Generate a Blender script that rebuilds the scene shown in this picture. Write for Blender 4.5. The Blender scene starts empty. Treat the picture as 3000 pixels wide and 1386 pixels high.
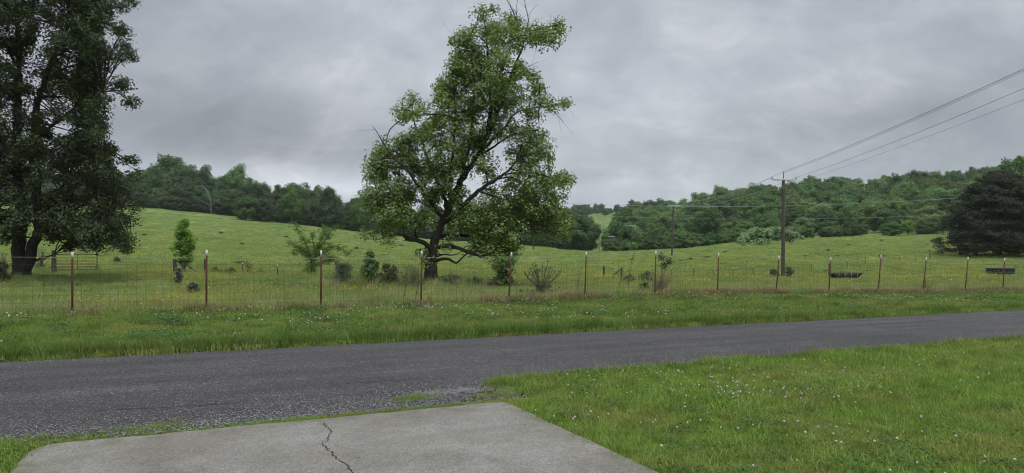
import bpy, math, random
import numpy as np
from mathutils import Vector

SEED = 7
DENOISE = True
HAZE = .00013
rng = np.random.default_rng(SEED)
random.seed(SEED)
sc = bpy.context.scene
COL = sc.collection

# ------------------------------------------------------------------ survey constants (photograph measured at 3000 x 1386)
F, CX, HY, CZ = 2065.0, 1500.0, 751.0, 1.6
CA, SA = 0.910, 0.4147            # direction of the road
def uv(x, y): return x*CA + y*SA, -x*SA + y*CA
def xy(u, v): return u*CA - v*SA, u*SA + v*CA
def wpt(px, py, Y): return np.array([(px-CX)/F*Y, Y, CZ-(py-HY)/F*Y])
def sstep(a, b, x):
    t = np.clip((np.asarray(x, float)-a)/(b-a), 0, 1); return t*t*(3-2*t)

# ------------------------------------------------------------------ fence line
K = 3000/2576.0
V_F = 20.2
TOPX = np.array([182,520,808,1061,1287,1475,1650,1808,1960,2090,2217,2331,2436,2528])*K
BASX = np.array([182,519,807,1059,1279,1471,1647,1805,1952,2085,2209,2322,2428,2523])*K
TOPY = np.array([633,629,631,631,636,632,631,635,643,648,641,648,646,650])*K
BASY = np.array([793,785,778,769,761,749,744,740,740,741,740,740,736,734])*K
_t = (BASX-CX)/F
PU = V_F*(SA+CA*_t)/(CA-SA*_t)
PX_, PY_ = xy(PU, V_F)
PZ = CZ-(BASY-HY)/F*PY_
PZ = np.convolve(np.pad(PZ, 1, mode='edge'), [.25, .5, .25], mode='valid')
def zf(u): return np.interp(u, PU, PZ)

# ------------------------------------------------------------------ terrain
COLS = [
 (-200, [(24,868),(35,826),(50,805),(80,748),(140,672),(250,600),(400,588),(900,585)]),
 (0,    [(24,868),(35,826),(50,805),(80,748),(140,672),(250,600),(400,588),(900,585)]),
 (400,  [(24,866),(35,825),(50,800),(80,745),(140,672),(250,603),(400,592),(900,590)]),
 (700,  [(24,864),(35,824),(50,798),(80,755),(140,690),(240,634),(400,620),(900,612)]),
 (1080, [(24,868),(35,827),(50,804),(80,768),(140,716),(240,681),(400,668),(900,640)]),
 (1300, [(24,874),(35,829),(50,808),(80,778),(140,737),(200,706),(300,700),(900,648)]),
 (1560, [(24,885),(35,838),(50,818),(80,790),(140,737),(190,719),(260,722),(400,700),(900,640)]),
 (1760, [(24,885),(35,842),(50,824),(80,788),(130,743),(150,739),(200,746),(280,744),(350,728),(600,655),(720,628),(1000,622)]),
 (1970, [(30,858),(50,829),(60,820),(118,757),(150,735),(170,731),(220,735),(350,690),(600,640),(1000,600)]),
 (2200, [(30,856),(50,832),(60,815),(75,785),(100,748),(150,710),(180,708),(260,660),(350,600),(500,570),(1000,560)]),
 (2450, [(30,856),(50,835),(62,820),(72,784),(100,735),(150,700),(180,690),(260,640),(340,582),(500,548),(1000,540)]),
 (2750, [(33,854),(50,830),(69,806),(92,754),(110,731),(150,696),(180,684),(260,630),(330,570),(500,532),(1000,525)]),
 (3000, [(33,852),(50,828),(69,803),(95,753),(150,692),(180,675),(260,610),(320,545),(500,505),(1000,500)]),
 (3300, [(33,852),(50,828),(69,803),(95,753),(150,690),(180,672),(260,600),(320,530),(500,495),(1000,490)]),
]
LY = np.linspace(math.log(20), math.log(1500), 90)
GX = np.arange(-300, 3401, 25.0)
_tab = np.array([np.interp(LY, [math.log(a) for a, b in c], [b for a, b in c]) for _, c in COLS])
_cx = [c[0] for c in COLS]
GRID = np.array([np.interp(GX, _cx, _tab[:, j]) for j in range(len(LY))])      # [logY][px]
_k = np.exp(-0.5*(np.arange(-6, 7)/2.2)**2); _k /= _k.sum()
GRID = np.array([np.convolve(np.pad(r, 6, mode='edge'), _k, mode='valid') for r in GRID])
_k2 = np.array([.2, .6, .2])
GRID = np.array([np.convolve(np.pad(c, 1, mode='edge'), _k2, mode='valid') for c in GRID.T]).T
_w = np.random.default_rng(3)
WAVES = [(_w.uniform(0, 6.28), 2*math.pi/l, _w.uniform(0, 6.28), a) for l, a in
         [(3.1,.025),(3.9,.03),(5.2,.035),(6.8,.045),(8.5,.05),(11,.06),(15,.07),(21,.08),(4.4,.03),(7.5,.04)]]
def ground_z(x, y):
    x = np.atleast_1d(np.asarray(x, float)); y = np.atleast_1d(np.asarray(y, float))
    u, v = uv(x, y)
    near = np.where(v < 13, -0.02, -0.02+(zf(u)+0.02)*sstep(13, 20.2, v))
    r = np.hypot(x, y); az = np.clip(np.arctan2(x, y), -0.715, 0.735)
    px = CX+F*np.tan(az); Y = np.maximum(r*np.cos(az), 20.0)
    a = np.clip((np.log(Y)-LY[0])/(LY[1]-LY[0]), 0, len(LY)-1.001); b = np.clip((px-GX[0])/25.0, 0, len(GX)-1.001)
    ia, ib = a.astype(int), b.astype(int); fa, fb = a-ia, b-ib
    py = (GRID[ia, ib]*(1-fa)*(1-fb)+GRID[ia+1, ib]*fa*(1-fb)+GRID[ia, ib+1]*(1-fa)*fb+GRID[ia+1, ib+1]*fa*fb)
    far = np.minimum(CZ-(py-HY)/F*Y, 75.0)
    n = sum(A*np.sin(k*(x*math.cos(d)+y*math.sin(d))+p) for d, k, p, A in WAVES)
    w = sstep(20.5, 30, v)
    return near*(1-w)+far*w + n*sstep(22, 34, v)
def gz(x, y): return float(ground_z(x, y)[0])
def gpt(px, Y):
    x = (px-CX)/F*Y; return np.array([x, Y, gz(x, Y)])

# ------------------------------------------------------------------ object helpers
def tag(o, label=None, cat=None, group=None, kind=None):
    if label: o['label'] = label
    if cat: o['category'] = cat
    if group: o['group'] = group
    if kind: o['kind'] = kind
    return o
def empty(name, loc, label, cat, group=None, rz=0.0, scale=1.0):
    o = bpy.data.objects.new(name, None); COL.objects.link(o)
    o.empty_display_size = 0.3
    o.location = [float(c) for c in loc]; o.rotation_euler = (0, 0, rz); o.scale = (scale,)*3
    return tag(o, label, cat, group)
def mesh_data(name, V, faces, mats, midx=None, smooth=False):
    """V (n,3); faces: list of int arrays (m,3) or (m,4)"""
    me = bpy.data.meshes.new(name)
    V = np.asarray(V, np.float32).reshape(-1, 3)
    faces = [np.asarray(f, np.int32) for f in faces if len(f)]
    me.vertices.add(len(V)); me.vertices.foreach_set('co', V.ravel())
    loops = np.concatenate([f.ravel() for f in faces]); sizes = np.concatenate([np.full(len(f), f.shape[1]) for f in faces])
    me.loops.add(len(loops)); me.loops.foreach_set('vertex_index', loops)
    me.polygons.add(len(sizes))
    st = np.concatenate([[0], np.cumsum(sizes)[:-1]]).astype(np.int32)
    me.polygons.foreach_set('loop_start', st)
    if not isinstance(mats, (list, tuple)): mats = [mats]
    for m in mats: me.materials.append(m)
    if midx is not None: me.polygons.foreach_set('material_index', np.asarray(midx, np.int32))
    if smooth: me.polygons.foreach_set('use_smooth', np.ones(len(sizes), bool))
    me.update(calc_edges=True); me.validate()
    return me
def link(name, me, parent=None, loc=None):
    o = bpy.data.objects.new(name, me); COL.objects.link(o)
    if parent: o.parent = parent
    if loc is not None: o.location = [float(c) for c in loc]
    return o

class MB:
    def __init__(s): s.V = []; s.Q = []; s.T = []; s.n = 0
    def add(s, V, Q=None, T=None):
        V = np.asarray(V, float).reshape(-1, 3)
        if Q is not None and len(Q): s.Q.append(np.asarray(Q)+s.n)
        if T is not None and len(T): s.T.append(np.asarray(T)+s.n)
        s.V.append(V); s.n += len(V)
    def tube(s, P, R, sides=6, cap=True):
        P = np.asarray(P, float); n = len(P); R = np.broadcast_to(np.asarray(R, float), (n,))
        T = np.gradient(P, axis=0); T /= np.linalg.norm(T, axis=1)[:, None]+1e-9
        ref = np.array([0, 0, 1.0]) if abs(T[:, 2]).mean() < .9 else np.array([1.0, 0, 0])
        A = np.cross(T, ref); A /= np.linalg.norm(A, axis=1)[:, None]+1e-9
        B = np.cross(T, A)
        th = np.arange(sides)*2*math.pi/sides
        V = P[:, None, :]+R[:, None, None]*(np.cos(th)[None, :, None]*A[:, None, :]+np.sin(th)[None, :, None]*B[:, None, :])
        i = np.arange(n-1)[:, None]*sides; j = np.arange(sides)[None, :]; j2 = (j+1) % sides
        Q = np.stack([i+j, i+sides+j, i+sides+j2, i+j2], -1).reshape(-1, 4)
        tri = []
        VV = V.reshape(-1, 3)
        if cap:
            VV = np.vstack([VV, P[0], P[-1]]); c0, c1 = n*sides, n*sides+1
            for k in range(sides):
                tri.append((c0, k, (k+1) % sides)); tri.append((c1, (n-1)*sides+(k+1) % sides, (n-1)*sides+k))
        s.add(VV, Q, tri)
    def box(s, c, size, rz=0.0, R=None):
        h = np.array(size)/2
        V = np.array([[a, b, d] for a in (-1, 1) for b in (-1, 1) for d in (-1, 1)])*h
        if R is None:
            R = np.array([[math.cos(rz), -math.sin(rz), 0], [math.sin(rz), math.cos(rz), 0], [0, 0, 1]])
        V = V@np.asarray(R).T+np.array(c)
        s.add(V, [(0,1,3,2),(4,6,7,5),(0,4,5,1),(2,3,7,6),(0,2,6,4),(1,5,7,3)])
    def leaves(s, P, N, L, W, r, droop=0.0):
        n = len(P); N = N/(np.linalg.norm(N, axis=1)[:, None]+1e-9)
        T = np.cross(N, r.normal(size=(n, 3))); T /= np.linalg.norm(T, axis=1)[:, None]+1e-9
        T[:, 2] -= droop; T /= np.linalg.norm(T, axis=1)[:, None]+1e-9
        B = np.cross(N, T); B /= np.linalg.norm(B, axis=1)[:, None]+1e-9
        L = np.broadcast_to(L, (n,))[:, None]; W = np.broadcast_to(W, (n,))[:, None]
        V = np.stack([P-T*L*.5, P+B*W*.5+N*L*.1-T*L*.04, P+T*L*.5, P-B*W*.5+N*L*.1-T*L*.04], 1).reshape(-1, 3)
        s.add(V, np.arange(4*n).reshape(-1, 4))
    def mesh(s, name, mat, smooth=False):
        return mesh_data(name, np.vstack(s.V), ([np.vstack(s.Q)] if s.Q else [])+([np.vstack(s.T)] if s.T else []), mat, None, smooth)
    def build(s, name, mat, parent=None, loc=None, smooth=False):
        return link(name, s.mesh(name, mat, smooth), parent, loc)

def insphere(n, r, p=0.45):
    d = r.normal(size=(n, 3)); d /= np.linalg.norm(d, axis=1)[:, None]
    return d*(r.random(n)**p)[:, None], d
def bunches(mb, C, rad, per, L, W, r, flat=1.0, up=.38, droop=0.0, outw=None, shell=False):
    """leaf bunches: C (n,3) centres, rad (n,)"""
    C = np.asarray(C, float); n = len(C); rad = np.broadcast_to(rad, (n,))
    idx = np.repeat(np.arange(n), per)
    p, d = insphere(len(idx), r)
    p[:, 2] *= flat
    P = C[idx]+p*rad[idx][:, None]
    N = d*.7+r.normal(size=d.shape)*.45
    if outw is not None: N += outw[idx]*.5
    if shell:
        N = d*1.0+r.normal(size=d.shape)*.4+(outw[idx]*.5 if outw is not None else 0); N[:, 2] += up
    else: N[:, 2] = np.abs(N[:, 2])*.6+up
    LL = L*r.uniform(.65, 1.3, len(idx))
    mb.leaves(P, N, LL, LL*W/L, r, droop)

# ------------------------------------------------------------------ materials
def nodes(m):
    m.use_nodes = True; nt = m.node_tree; nt.nodes.clear(); return nt, nt.nodes, nt.links
def ramp(nd, cols):
    r = nd.new('ShaderNodeValToRGB'); e = r.color_ramp.elements
    while len(e) < len(cols): e.new(0.5)
    for k, (p, c) in enumerate(cols):
        e[k].position = p; e[k].color = (*c, 1) if len(c) == 3 else c
    return r
def mixc(nd, lk, a, b, f, mode='MIX'):
    m = nd.new('ShaderNodeMix'); m.data_type = 'RGBA'; m.blend_type = mode
    for sock, v in ((m.inputs[6], a), (m.inputs[7], b), (m.inputs[0], f)):
        if hasattr(v, 'links'): lk.new(v, sock)
        elif isinstance(v, (int, float)): sock.default_value = v
        else: sock.default_value = (*v, 1)
    return m.outputs[2]
def math_n(nd, lk, op, a, b=None, c=None):
    m = nd.new('ShaderNodeMath'); m.operation = op
    for i, v in enumerate((a, b, c)):
        if v is None: continue
        if hasattr(v, 'links'): lk.new(v, m.inputs[i])
        else: m.inputs[i].default_value = v
    return m.outputs[0]
def noise(nd, lk, vec, scale, detail=4, rough=.55, dist=0):
    n = nd.new('ShaderNodeTexNoise'); n.inputs['Scale'].default_value = scale; n.inputs['Detail'].default_value = detail
    n.inputs['Roughness'].default_value = rough; n.inputs['Distortion'].default_value = dist
    if vec is not None: lk.new(vec, n.inputs['Vector'])
    return n.outputs['Fac']

def foliage(name, a, b, trans=.3, objcol=False, patch=0.0, patchcol=None, patchscale=.35, gloss=.04, island=True, thr=(.45, .65)):
    m = bpy.data.materials.new(name); nt, nd, lk = nodes(m)
    out = nd.new('ShaderNodeOutputMaterial'); geo = nd.new('ShaderNodeNewGeometry'); oi = nd.new('ShaderNodeObjectInfo')
    c = mixc(nd, lk, a, b, geo.outputs['Random Per Island'] if island else oi.outputs['Random'])
    if patch:
        f = noise(nd, lk, geo.outputs['Position'], patchscale, 5, .6)
        f = math_n(nd, lk, 'SMOOTH_MIN', f, 1.0, 0.0)
        mr = nd.new('ShaderNodeMapRange'); lk.new(f, mr.inputs[0]); mr.inputs[1].default_value, mr.inputs[2].default_value = thr
        mr.inputs[4].default_value = patch
        c = mixc(nd, lk, c, patchcol, mr.outputs[0])
        f2 = noise(nd, lk, geo.outputs['Position'], patchscale*3.7, 3, .6)
        hs = nd.new('ShaderNodeHueSaturation'); lk.new(c, hs.inputs['Color'])
        lk.new(math_n(nd, lk, 'MULTIPLY_ADD', f2, 1.2, .4), hs.inputs['Value']); c = hs.outputs[0]
    if objcol: c = mixc(nd, lk, c, oi.outputs['Color'], 1.0, 'MULTIPLY')
    d = nd.new('ShaderNodeBsdfDiffuse'); t = nd.new('ShaderNodeBsdfTranslucent'); lk.new(c, d.inputs[0])
    tc = mixc(nd, lk, c, (1.1, 1.15, .55), 1.0, 'MULTIPLY'); lk.new(tc, t.inputs[0])
    mx = nd.new('ShaderNodeMixShader'); mx.inputs[0].default_value = trans; lk.new(d.outputs[0], mx.inputs[1]); lk.new(t.outputs[0], mx.inputs[2])
    last = mx
    if gloss:
        g = nd.new('ShaderNodeBsdfGlossy'); g.inputs['Roughness'].default_value = .45; g.inputs[0].default_value = (.8, .85, .9, 1)
        m2 = nd.new('ShaderNodeMixShader'); m2.inputs[0].default_value = gloss
        lk.new(mx.outputs[0], m2.inputs[1]); lk.new(g.outputs[0], m2.inputs[2]); last = m2
    lk.new(last.outputs[0], out.inputs[0]); return m

def solid(name, a, b=None, scale=6.0, rough=.85, bump=0.0, bscale=40.0, metal=0.0, stretch=None):
    m = bpy.data.materials.new(name); nt, nd, lk = nodes(m)
    out = nd.new('ShaderNodeOutputMaterial'); p = nd.new('ShaderNodeBsdfPrincipled'); lk.new(p.outputs[0], out.inputs[0])
    p.inputs['Roughness'].default_value = rough; p.inputs['Metallic'].default_value = metal
    tc = nd.new('ShaderNodeTexCoord'); vec = tc.outputs['Object']
    if stretch:
        mp = nd.new('ShaderNodeMapping'); mp.inputs['Scale'].default_value = stretch; lk.new(vec, mp.inputs[0]); vec = mp.outputs[0]
    f = noise(nd, lk, vec, scale, 5, .65)
    r = ramp(nd, [(.3, a), (.7, b or a)]); lk.new(f, r.inputs[0]); lk.new(r.outputs[0], p.inputs['Base Color'])
    if bump:
        f2 = noise(nd, lk, vec, bscale, 4, .7); bn = nd.new('ShaderNodeBump'); bn.inputs['Strength'].default_value = bump
        bn.inputs['Distance'].default_value = .02; lk.new(f2, bn.inputs['Height']); lk.new(bn.outputs[0], p.inputs['Normal'])
    return m

M = {}
M['bark'] = solid('bark', (.018, .014, .011), (.055, .045, .036), 5, .95, .8, 18, stretch=(3, 3, .7))
M['bark_grey'] = solid('bark_grey', (.06, .055, .05), (.16, .15, .135), 4, .95, .5, 20)
M['dead_wood'] = solid('dead_wood', (.11, .105, .095), (.2, .19, .175), 4, .95)
M['twig'] = solid('twig', (.06, .045, .03), (.14, .11, .08), 4, .95)
M['dry_stem'] = solid('dry_stem', (.16, .12, .075), (.3, .24, .16), 4, .95)
M['old_wood'] = solid('old_wood', (.035, .03, .026), (.1, .085, .075), 3, .95, .7, 14, stretch=(4, 4, .6))
M['pole_wood'] = solid('pole_wood', (.045, .036, .03), (.12, .1, .085), 3, .95, .4, 14, stretch=(4, 4, .4))
M['rust'] = solid('rust', (.085, .026, .016), (.15, .055, .034), 14, .85, .4, 60)
M['white_paint'] = solid('white_paint', (.5, .5, .48), (.72, .72, .71), 22, .6, .2, 60)
M['galv'] = solid('galv', (.5, .51, .52), (.68, .69, .7), 6, .5)
M['wire'] = solid('wire', (.06, .06, .058), (.11, .105, .1), 8, .6, metal=.4)
M['strand'] = solid('strand', (.28, .28, .28), (.4, .4, .4), 8, .5, metal=.4)
M['cable'] = solid('cable', (.07, .075, .08), (.09, .095, .1), 5, .6)
M['cable_pale'] = solid('cable_pale', (.3, .34, .34), (.38, .42, .42), 5, .5)
M['gate'] = solid('gate', (.05, .026, .018), (.1, .055, .04), 9, .8)
M['rubber'] = solid('rubber', (.010, .011, .013), (.022, .024, .028), 5, .7)
M['trough_rib'] = solid('trough_rib', (.25, .23, .2), (.36, .34, .3), 6, .8)
M['ceramic'] = solid('ceramic', (.12, .1, .09), (.2, .18, .17), 6, .4)

M['hero_leaf'] = foliage('hero_leaf', (.1, .168, .026), (.205, .29, .05), .42, gloss=.05)
M['dark_leaf'] = foliage('dark_leaf', (.032, .052, .02), (.07, .095, .034), .28, gloss=.02)
M['wood_leaf'] = foliage('wood_leaf', (.085, .165, .045), (.135, .225, .06), .25, objcol=True, gloss=.03)
M['cedar_leaf'] = foliage('cedar_leaf', (.018, .028, .015), (.07, .085, .042), .12, gloss=.02)
M['lime_leaf'] = foliage('lime_leaf', (.15, .3, .03), (.27, .43, .06), .45, gloss=.03)
M['mid_leaf'] = foliage('mid_leaf', (.09, .175, .035), (.155, .25, .055), .4, gloss=.03)
M['grey_leaf'] = foliage('grey_leaf', (.06, .085, .055), (.11, .14, .09), .2, gloss=.03)
M['olive_leaf'] = foliage('olive_leaf', (.05, .07, .022), (.095, .11, .045), .25, gloss=.03)
M['pale_leaf'] = foliage('pale_leaf', (.17, .28, .11), (.27, .38, .17), .25, gloss=.05)

M['lawn_blade'] = foliage('lawn_blade', (.15, .255, .04), (.275, .38, .085), .35, patch=.75, patchcol=(.33, .31, .11), patchscale=.8, gloss=.02, thr=(.46, .68))
M['edge_blade'] = foliage('edge_blade', (.085, .16, .032), (.17, .255, .06), .35, patch=.5, patchcol=(.2, .21, .07), patchscale=.7, gloss=.02)
M['field_blade'] = foliage('field_blade', (.175, .27, .08), (.305, .38, .128), .35, patch=.6, patchcol=(.42, .40, .12), patchscale=.16, gloss=.02)
M['verge_blade'] = foliage('verge_blade', (.135, .235, .04), (.25, .35, .085), .35, patch=.65, patchcol=(.31, .29, .11), patchscale=.55, gloss=.02, thr=(.44, .62))
M['straw'] = foliage('straw', (.17, .115, .06), (.36, .27, .16), .15, gloss=.02)
M['seed'] = foliage('seed', (.3, .29, .15), (.45, .4, .23), .2, gloss=.02)
M['clover_leaf'] = foliage('clover_leaf', (.055, .115, .03), (.1, .18, .05), .3, gloss=.03)
M['clover_head'] = solid('clover_head', (.42, .38, .3), (.6, .57, .5), 60, .9)
M['butter'] = solid('butter', (.62, .5, .03), (.75, .62, .05), 30, .6)

# ground sheet
def ground_mat():
    m = bpy.data.materials.new('ground_soil_and_turf'); nt, nd, lk = nodes(m)
    out = nd.new('ShaderNodeOutputMaterial'); p = nd.new('ShaderNodeBsdfPrincipled'); lk.new(p.outputs[0], out.inputs[0])
    p.inputs['Roughness'].default_value = .95; p.inputs['Specular IOR Level'].default_value = .1
    g = nd.new('ShaderNodeNewGeometry'); P = g.outputs['Position']
    n1 = noise(nd, lk, P, .09, 6, .65); n2 = noise(nd, lk, P, .9, 5, .7); n3 = noise(nd, lk, P, 6, 4, .7); n4 = noise(nd, lk, P, .3, 5, .7)
    r1 = ramp(nd, [(.34, (.115, .185, .058)), (.5, (.17, .24, .076)), (.66, (.228, .272, .09))]); lk.new(n1, r1.inputs[0])
    r2 = ramp(nd, [(.36, (.42, .5, .42)), (.6, (1.14, 1.12, 1.06))]); lk.new(n2, r2.inputs[0])
    c = mixc(nd, lk, r1.outputs[0], r2.outputs[0], .8, 'MULTIPLY')
    n5 = noise(nd, lk, P, .3, 5, .75); r5 = ramp(nd, [(.38, (.62, .7, .62)), (.56, (1.1, 1.08, 1.0))]); lk.new(n5, r5.inputs[0]); c = mixc(nd, lk, c, r5.outputs[0], .8, 'MULTIPLY')
    r3 = ramp(nd, [(.3, (.6, .62, .6)), (.7, (1.2, 1.18, 1.1))]); lk.new(n3, r3.inputs[0])
    c = mixc(nd, lk, c, r3.outputs[0], .7, 'MULTIPLY')
    mr = nd.new('ShaderNodeMapRange'); lk.new(n4, mr.inputs[0]); mr.inputs[1].default_value = .56; mr.inputs[2].default_value = .72; mr.inputs[4].default_value = .7
    c = mixc(nd, lk, c, (.32, .31, .09), mr.outputs[0])
    at = nd.new('ShaderNodeAttribute'); at.attribute_name = 'soil'
    rs = ramp(nd, [(.3, (.045, .05, .02)), (.7, (.09, .085, .04))]); lk.new(n3, rs.inputs[0])
    c = mixc(nd, lk, c, rs.outputs[0], at.outputs['Fac'])
    lk.new(c, p.inputs['Base Color'])
    b = nd.new('ShaderNodeBump'); b.inputs['Strength'].default_value = .9; b.inputs['Distance'].default_value = .25
    lk.new(noise(nd, lk, P, 2.2, 6, .75), b.inputs['Height']); lk.new(b.outputs[0], p.inputs['Normal'])
    return m
DU0, DU1, DV = -1.2, 3.12, 7.0
def road_mat():
    m = bpy.data.materials.new('chip_seal'); nt, nd, lk = nodes(m)
    out = nd.new('ShaderNodeOutputMaterial'); p = nd.new('ShaderNodeBsdfPrincipled'); lk.new(p.outputs[0], out.inputs[0])
    p.inputs['Roughness'].default_value = .8; p.inputs['Specular IOR Level'].default_value = .35
    tc = nd.new('ShaderNodeTexCoord'); P = tc.outputs['Object']
    v = nd.new('ShaderNodeTexVoronoi'); v.inputs['Scale'].default_value = 74; lk.new(P, v.inputs['Vector'])
    sp = nd.new('ShaderNodeSeparateColor'); lk.new(v.outputs['Color'], sp.inputs[0])
    r = ramp(nd, [(0, (.026, .026, .028)), (.45, (.056, .052, .051)), (.8, (.102, .095, .092)), (.95, (.18, .17, .165)), (1, (.28, .27, .26))]); lk.new(sp.outputs[0], r.inputs[0])
    e = ramp(nd, [(.25, (1, 1, 1)), (.75, (.35, .35, .36))]); lk.new(v.outputs['Distance'], e.inputs[0])
    c = mixc(nd, lk, r.outputs[0], e.outputs[0], .8, 'MULTIPLY')
    mp = nd.new('ShaderNodeMapping'); mp.inputs['Scale'].default_value = (.12, 1.5, 1); lk.new(P, mp.inputs[0])
    n = noise(nd, lk, mp.outputs[0], 1.1, 5, .6)
    rr = ramp(nd, [(.3, (.66, .66, .68)), (.7, (1.34, 1.33, 1.3))]); lk.new(n, rr.inputs[0]); c = mixc(nd, lk, c, rr.outputs[0], 1, 'MULTIPLY')
    n2 = noise(nd, lk, P, .7, 6, .65); r2 = ramp(nd, [(.35, (.85, .85, .86)), (.7, (1.2, 1.2, 1.18))]); lk.new(n2, r2.inputs[0]); c = mixc(nd, lk, c, r2.outputs[0], 1, 'MULTIPLY')
    lk.new(c, p.inputs['Base Color'])
    b = nd.new('ShaderNodeBump'); b.inputs['Strength'].default_value = .8; b.inputs['Distance'].default_value = .01; b.invert = True
    lk.new(v.outputs['Distance'], b.inputs['Height']); lk.new(b.outputs[0], p.inputs['Normal'])
    return m
def concrete_mat():
    m = bpy.data.materials.new('broomed_concrete'); nt, nd, lk = nodes(m)
    out = nd.new('ShaderNodeOutputMaterial'); p = nd.new('ShaderNodeBsdfPrincipled'); lk.new(p.outputs[0], out.inputs[0])
    p.inputs['Roughness'].default_value = .85; p.inputs['Specular IOR Level'].default_value = .3
    tc = nd.new('ShaderNodeTexCoord'); P = tc.outputs['Object']
    n1 = noise(nd, lk, P, .9, 6, .6, .4); r1 = ramp(nd, [(.3, (.17, .156, .138)), (.5, (.21, .199, .182)), (.72, (.25, .238, .218))]); lk.new(n1, r1.inputs[0])
    n2 = noise(nd, lk, P, 55, 6, .85); r2 = ramp(nd, [(.36, (.5, .5, .5)), (.64, (1.45, 1.45, 1.42))]); lk.new(n2, r2.inputs[0])
    c = mixc(nd, lk, r1.outputs[0], r2.outputs[0], .85, 'MULTIPLY')
    va = nd.new('ShaderNodeTexVoronoi'); va.inputs['Scale'].default_value = 95; lk.new(P, va.inputs['Vector']); sa = nd.new('ShaderNodeSeparateColor'); lk.new(va.outputs['Color'], sa.inputs[0])
    ra = ramp(nd, [(0, (.55, .55, .54)), (.5, (.95, .95, .93)), (.9, (1.15, 1.15, 1.12)), (1, (1.75, 1.75, 1.7))]); lk.new(sa.outputs[0], ra.inputs[0]); c = mixc(nd, lk, c, ra.outputs[0], .4, 'MULTIPLY')
    nw = noise(nd, lk, P, 2.6, 6, .7, .8); rw2 = ramp(nd, [(.3, (.78, .77, .72)), (.6, (1.08, 1.08, 1.06))]); lk.new(nw, rw2.inputs[0]); c = mixc(nd, lk, c, rw2.outputs[0], .9, 'MULTIPLY')
    v = nd.new('ShaderNodeTexVoronoi'); v.inputs['Scale'].default_value = 26; lk.new(P, v.inputs['Vector'])
    pit = ramp(nd, [(.02, (.25, .24, .23)), (.09, (1, 1, 1))]); lk.new(v.outputs['Distance'], pit.inputs[0])
    c = mixc(nd, lk, c, pit.outputs[0], .5, 'MULTIPLY')
    mp = nd.new('ShaderNodeMapping'); mp.inputs['Scale'].default_value = (.6, 2.6, 1); mp.inputs['Location'].default_value = (3, 1, 0); lk.new(P, mp.inputs[0])
    n3 = noise(nd, lk, mp.outputs[0], .8, 5, .6); mr = nd.new('ShaderNodeMapRange'); lk.new(n3, mr.inputs[0]); mr.inputs[1].default_value = .56; mr.inputs[2].default_value = .75; mr.inputs[4].default_value = .5
    c = mixc(nd, lk, c, (.16, .14, .10), mr.outputs[0])
    so_ = nd.new('ShaderNodeSeparateXYZ'); lk.new(P, so_.inputs[0])
    def edge(sock, at, sgn, wd):
        m_ = nd.new('ShaderNodeMapRange'); m_.interpolation_type = 'SMOOTHSTEP'; lk.new(sock, m_.inputs[0]); m_.inputs[1].default_value = at-sgn*wd; m_.inputs[2].default_value = at; return m_.outputs[0]
    ed = math_n(nd, lk, 'MAXIMUM', math_n(nd, lk, 'MAXIMUM', edge(so_.outputs[0], DU1, 1, .5), edge(so_.outputs[0], DU0, -1, .6)), edge(so_.outputs[1], DV, 1, .55))
    ne = noise(nd, lk, P, 3.2, 6, .75, .6); rn = ramp(nd, [(.42, (0, 0, 0)), (.62, (1, 1, 1))]); lk.new(ne, rn.inputs[0])
    c = mixc(nd, lk, c, (.115, .102, .062), math_n(nd, lk, 'MULTIPLY', math_n(nd, lk, 'MULTIPLY', ed, rn.outputs[0]), .75))
    ns = noise(nd, lk, P, 9, 3, .5); rs_ = ramp(nd, [(.70, (1, 1, 1)), (.76, (.55, .54, .52))]); lk.new(ns, rs_.inputs[0]); c = mixc(nd, lk, c, rs_.outputs[0], .8, 'MULTIPLY')
    lk.new(c, p.inputs['Base Color'])
    b = nd.new('ShaderNodeBump'); b.inputs['Strength'].default_value = .5; b.inputs['Distance'].default_value = .004
    lk.new(n2, b.inputs['Height']); lk.new(b.outputs[0], p.inputs['Normal'])
    return m
M['ground'] = ground_mat(); M['road'] = road_mat(); M['concrete'] = concrete_mat()
M['crack'] = solid('crack', (.012, .011, .009), (.03, .027, .022), 30, 1)
M['stone'] = solid('stone', (.12, .12, .12), (.38, .375, .36), 90, .85)
M['mud'] = solid('mud', (.05, .042, .034), (.1, .088, .075), 2.5, .9, .8, 8)

# ------------------------------------------------------------------ ground sheet
az = np.radians(np.concatenate([np.arange(-180, -52, 6.0), np.arange(-52, 52, .36), np.arange(52, 180, 6.0)]))
rr = np.geomspace(0.8, 1300, 265)
A, Rr = np.meshgrid(az, rr)
X = Rr*np.sin(A); Y = Rr*np.cos(A); Z = ground_z(X.ravel(), Y.ravel()).reshape(X.shape)
na, nr = len(az), len(rr)
V = np.stack([X, Y, Z], -1).reshape(-1, 3); V = np.vstack([V, [0, 0, -.02]])
i = np.arange(nr-1)[:, None]*na; j = np.arange(na)[None, :]; j2 = (j+1) % na
Q = np.stack([i+j, i+j2, i+na+j2, i+na+j], -1).reshape(-1, 4)
Tt = np.stack([np.full(na, nr*na), (np.arange(na)+1) % na, np.arange(na)], -1)
me = mesh_data('ground', V, [Q, Tt], M['ground'], smooth=True)
U_, V_ = uv(V[:, 0], V[:, 1])
soil = (1-sstep(22, 40, V_))*.75
soil = np.maximum(soil, ((V_ < 12.9) & (V_ > 6.6))*1.0)
at = me.attributes.new('soil', 'FLOAT', 'POINT'); at.data.foreach_set('value', soil.astype(np.float32))
tag(link('ground', me), kind='structure')

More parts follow.
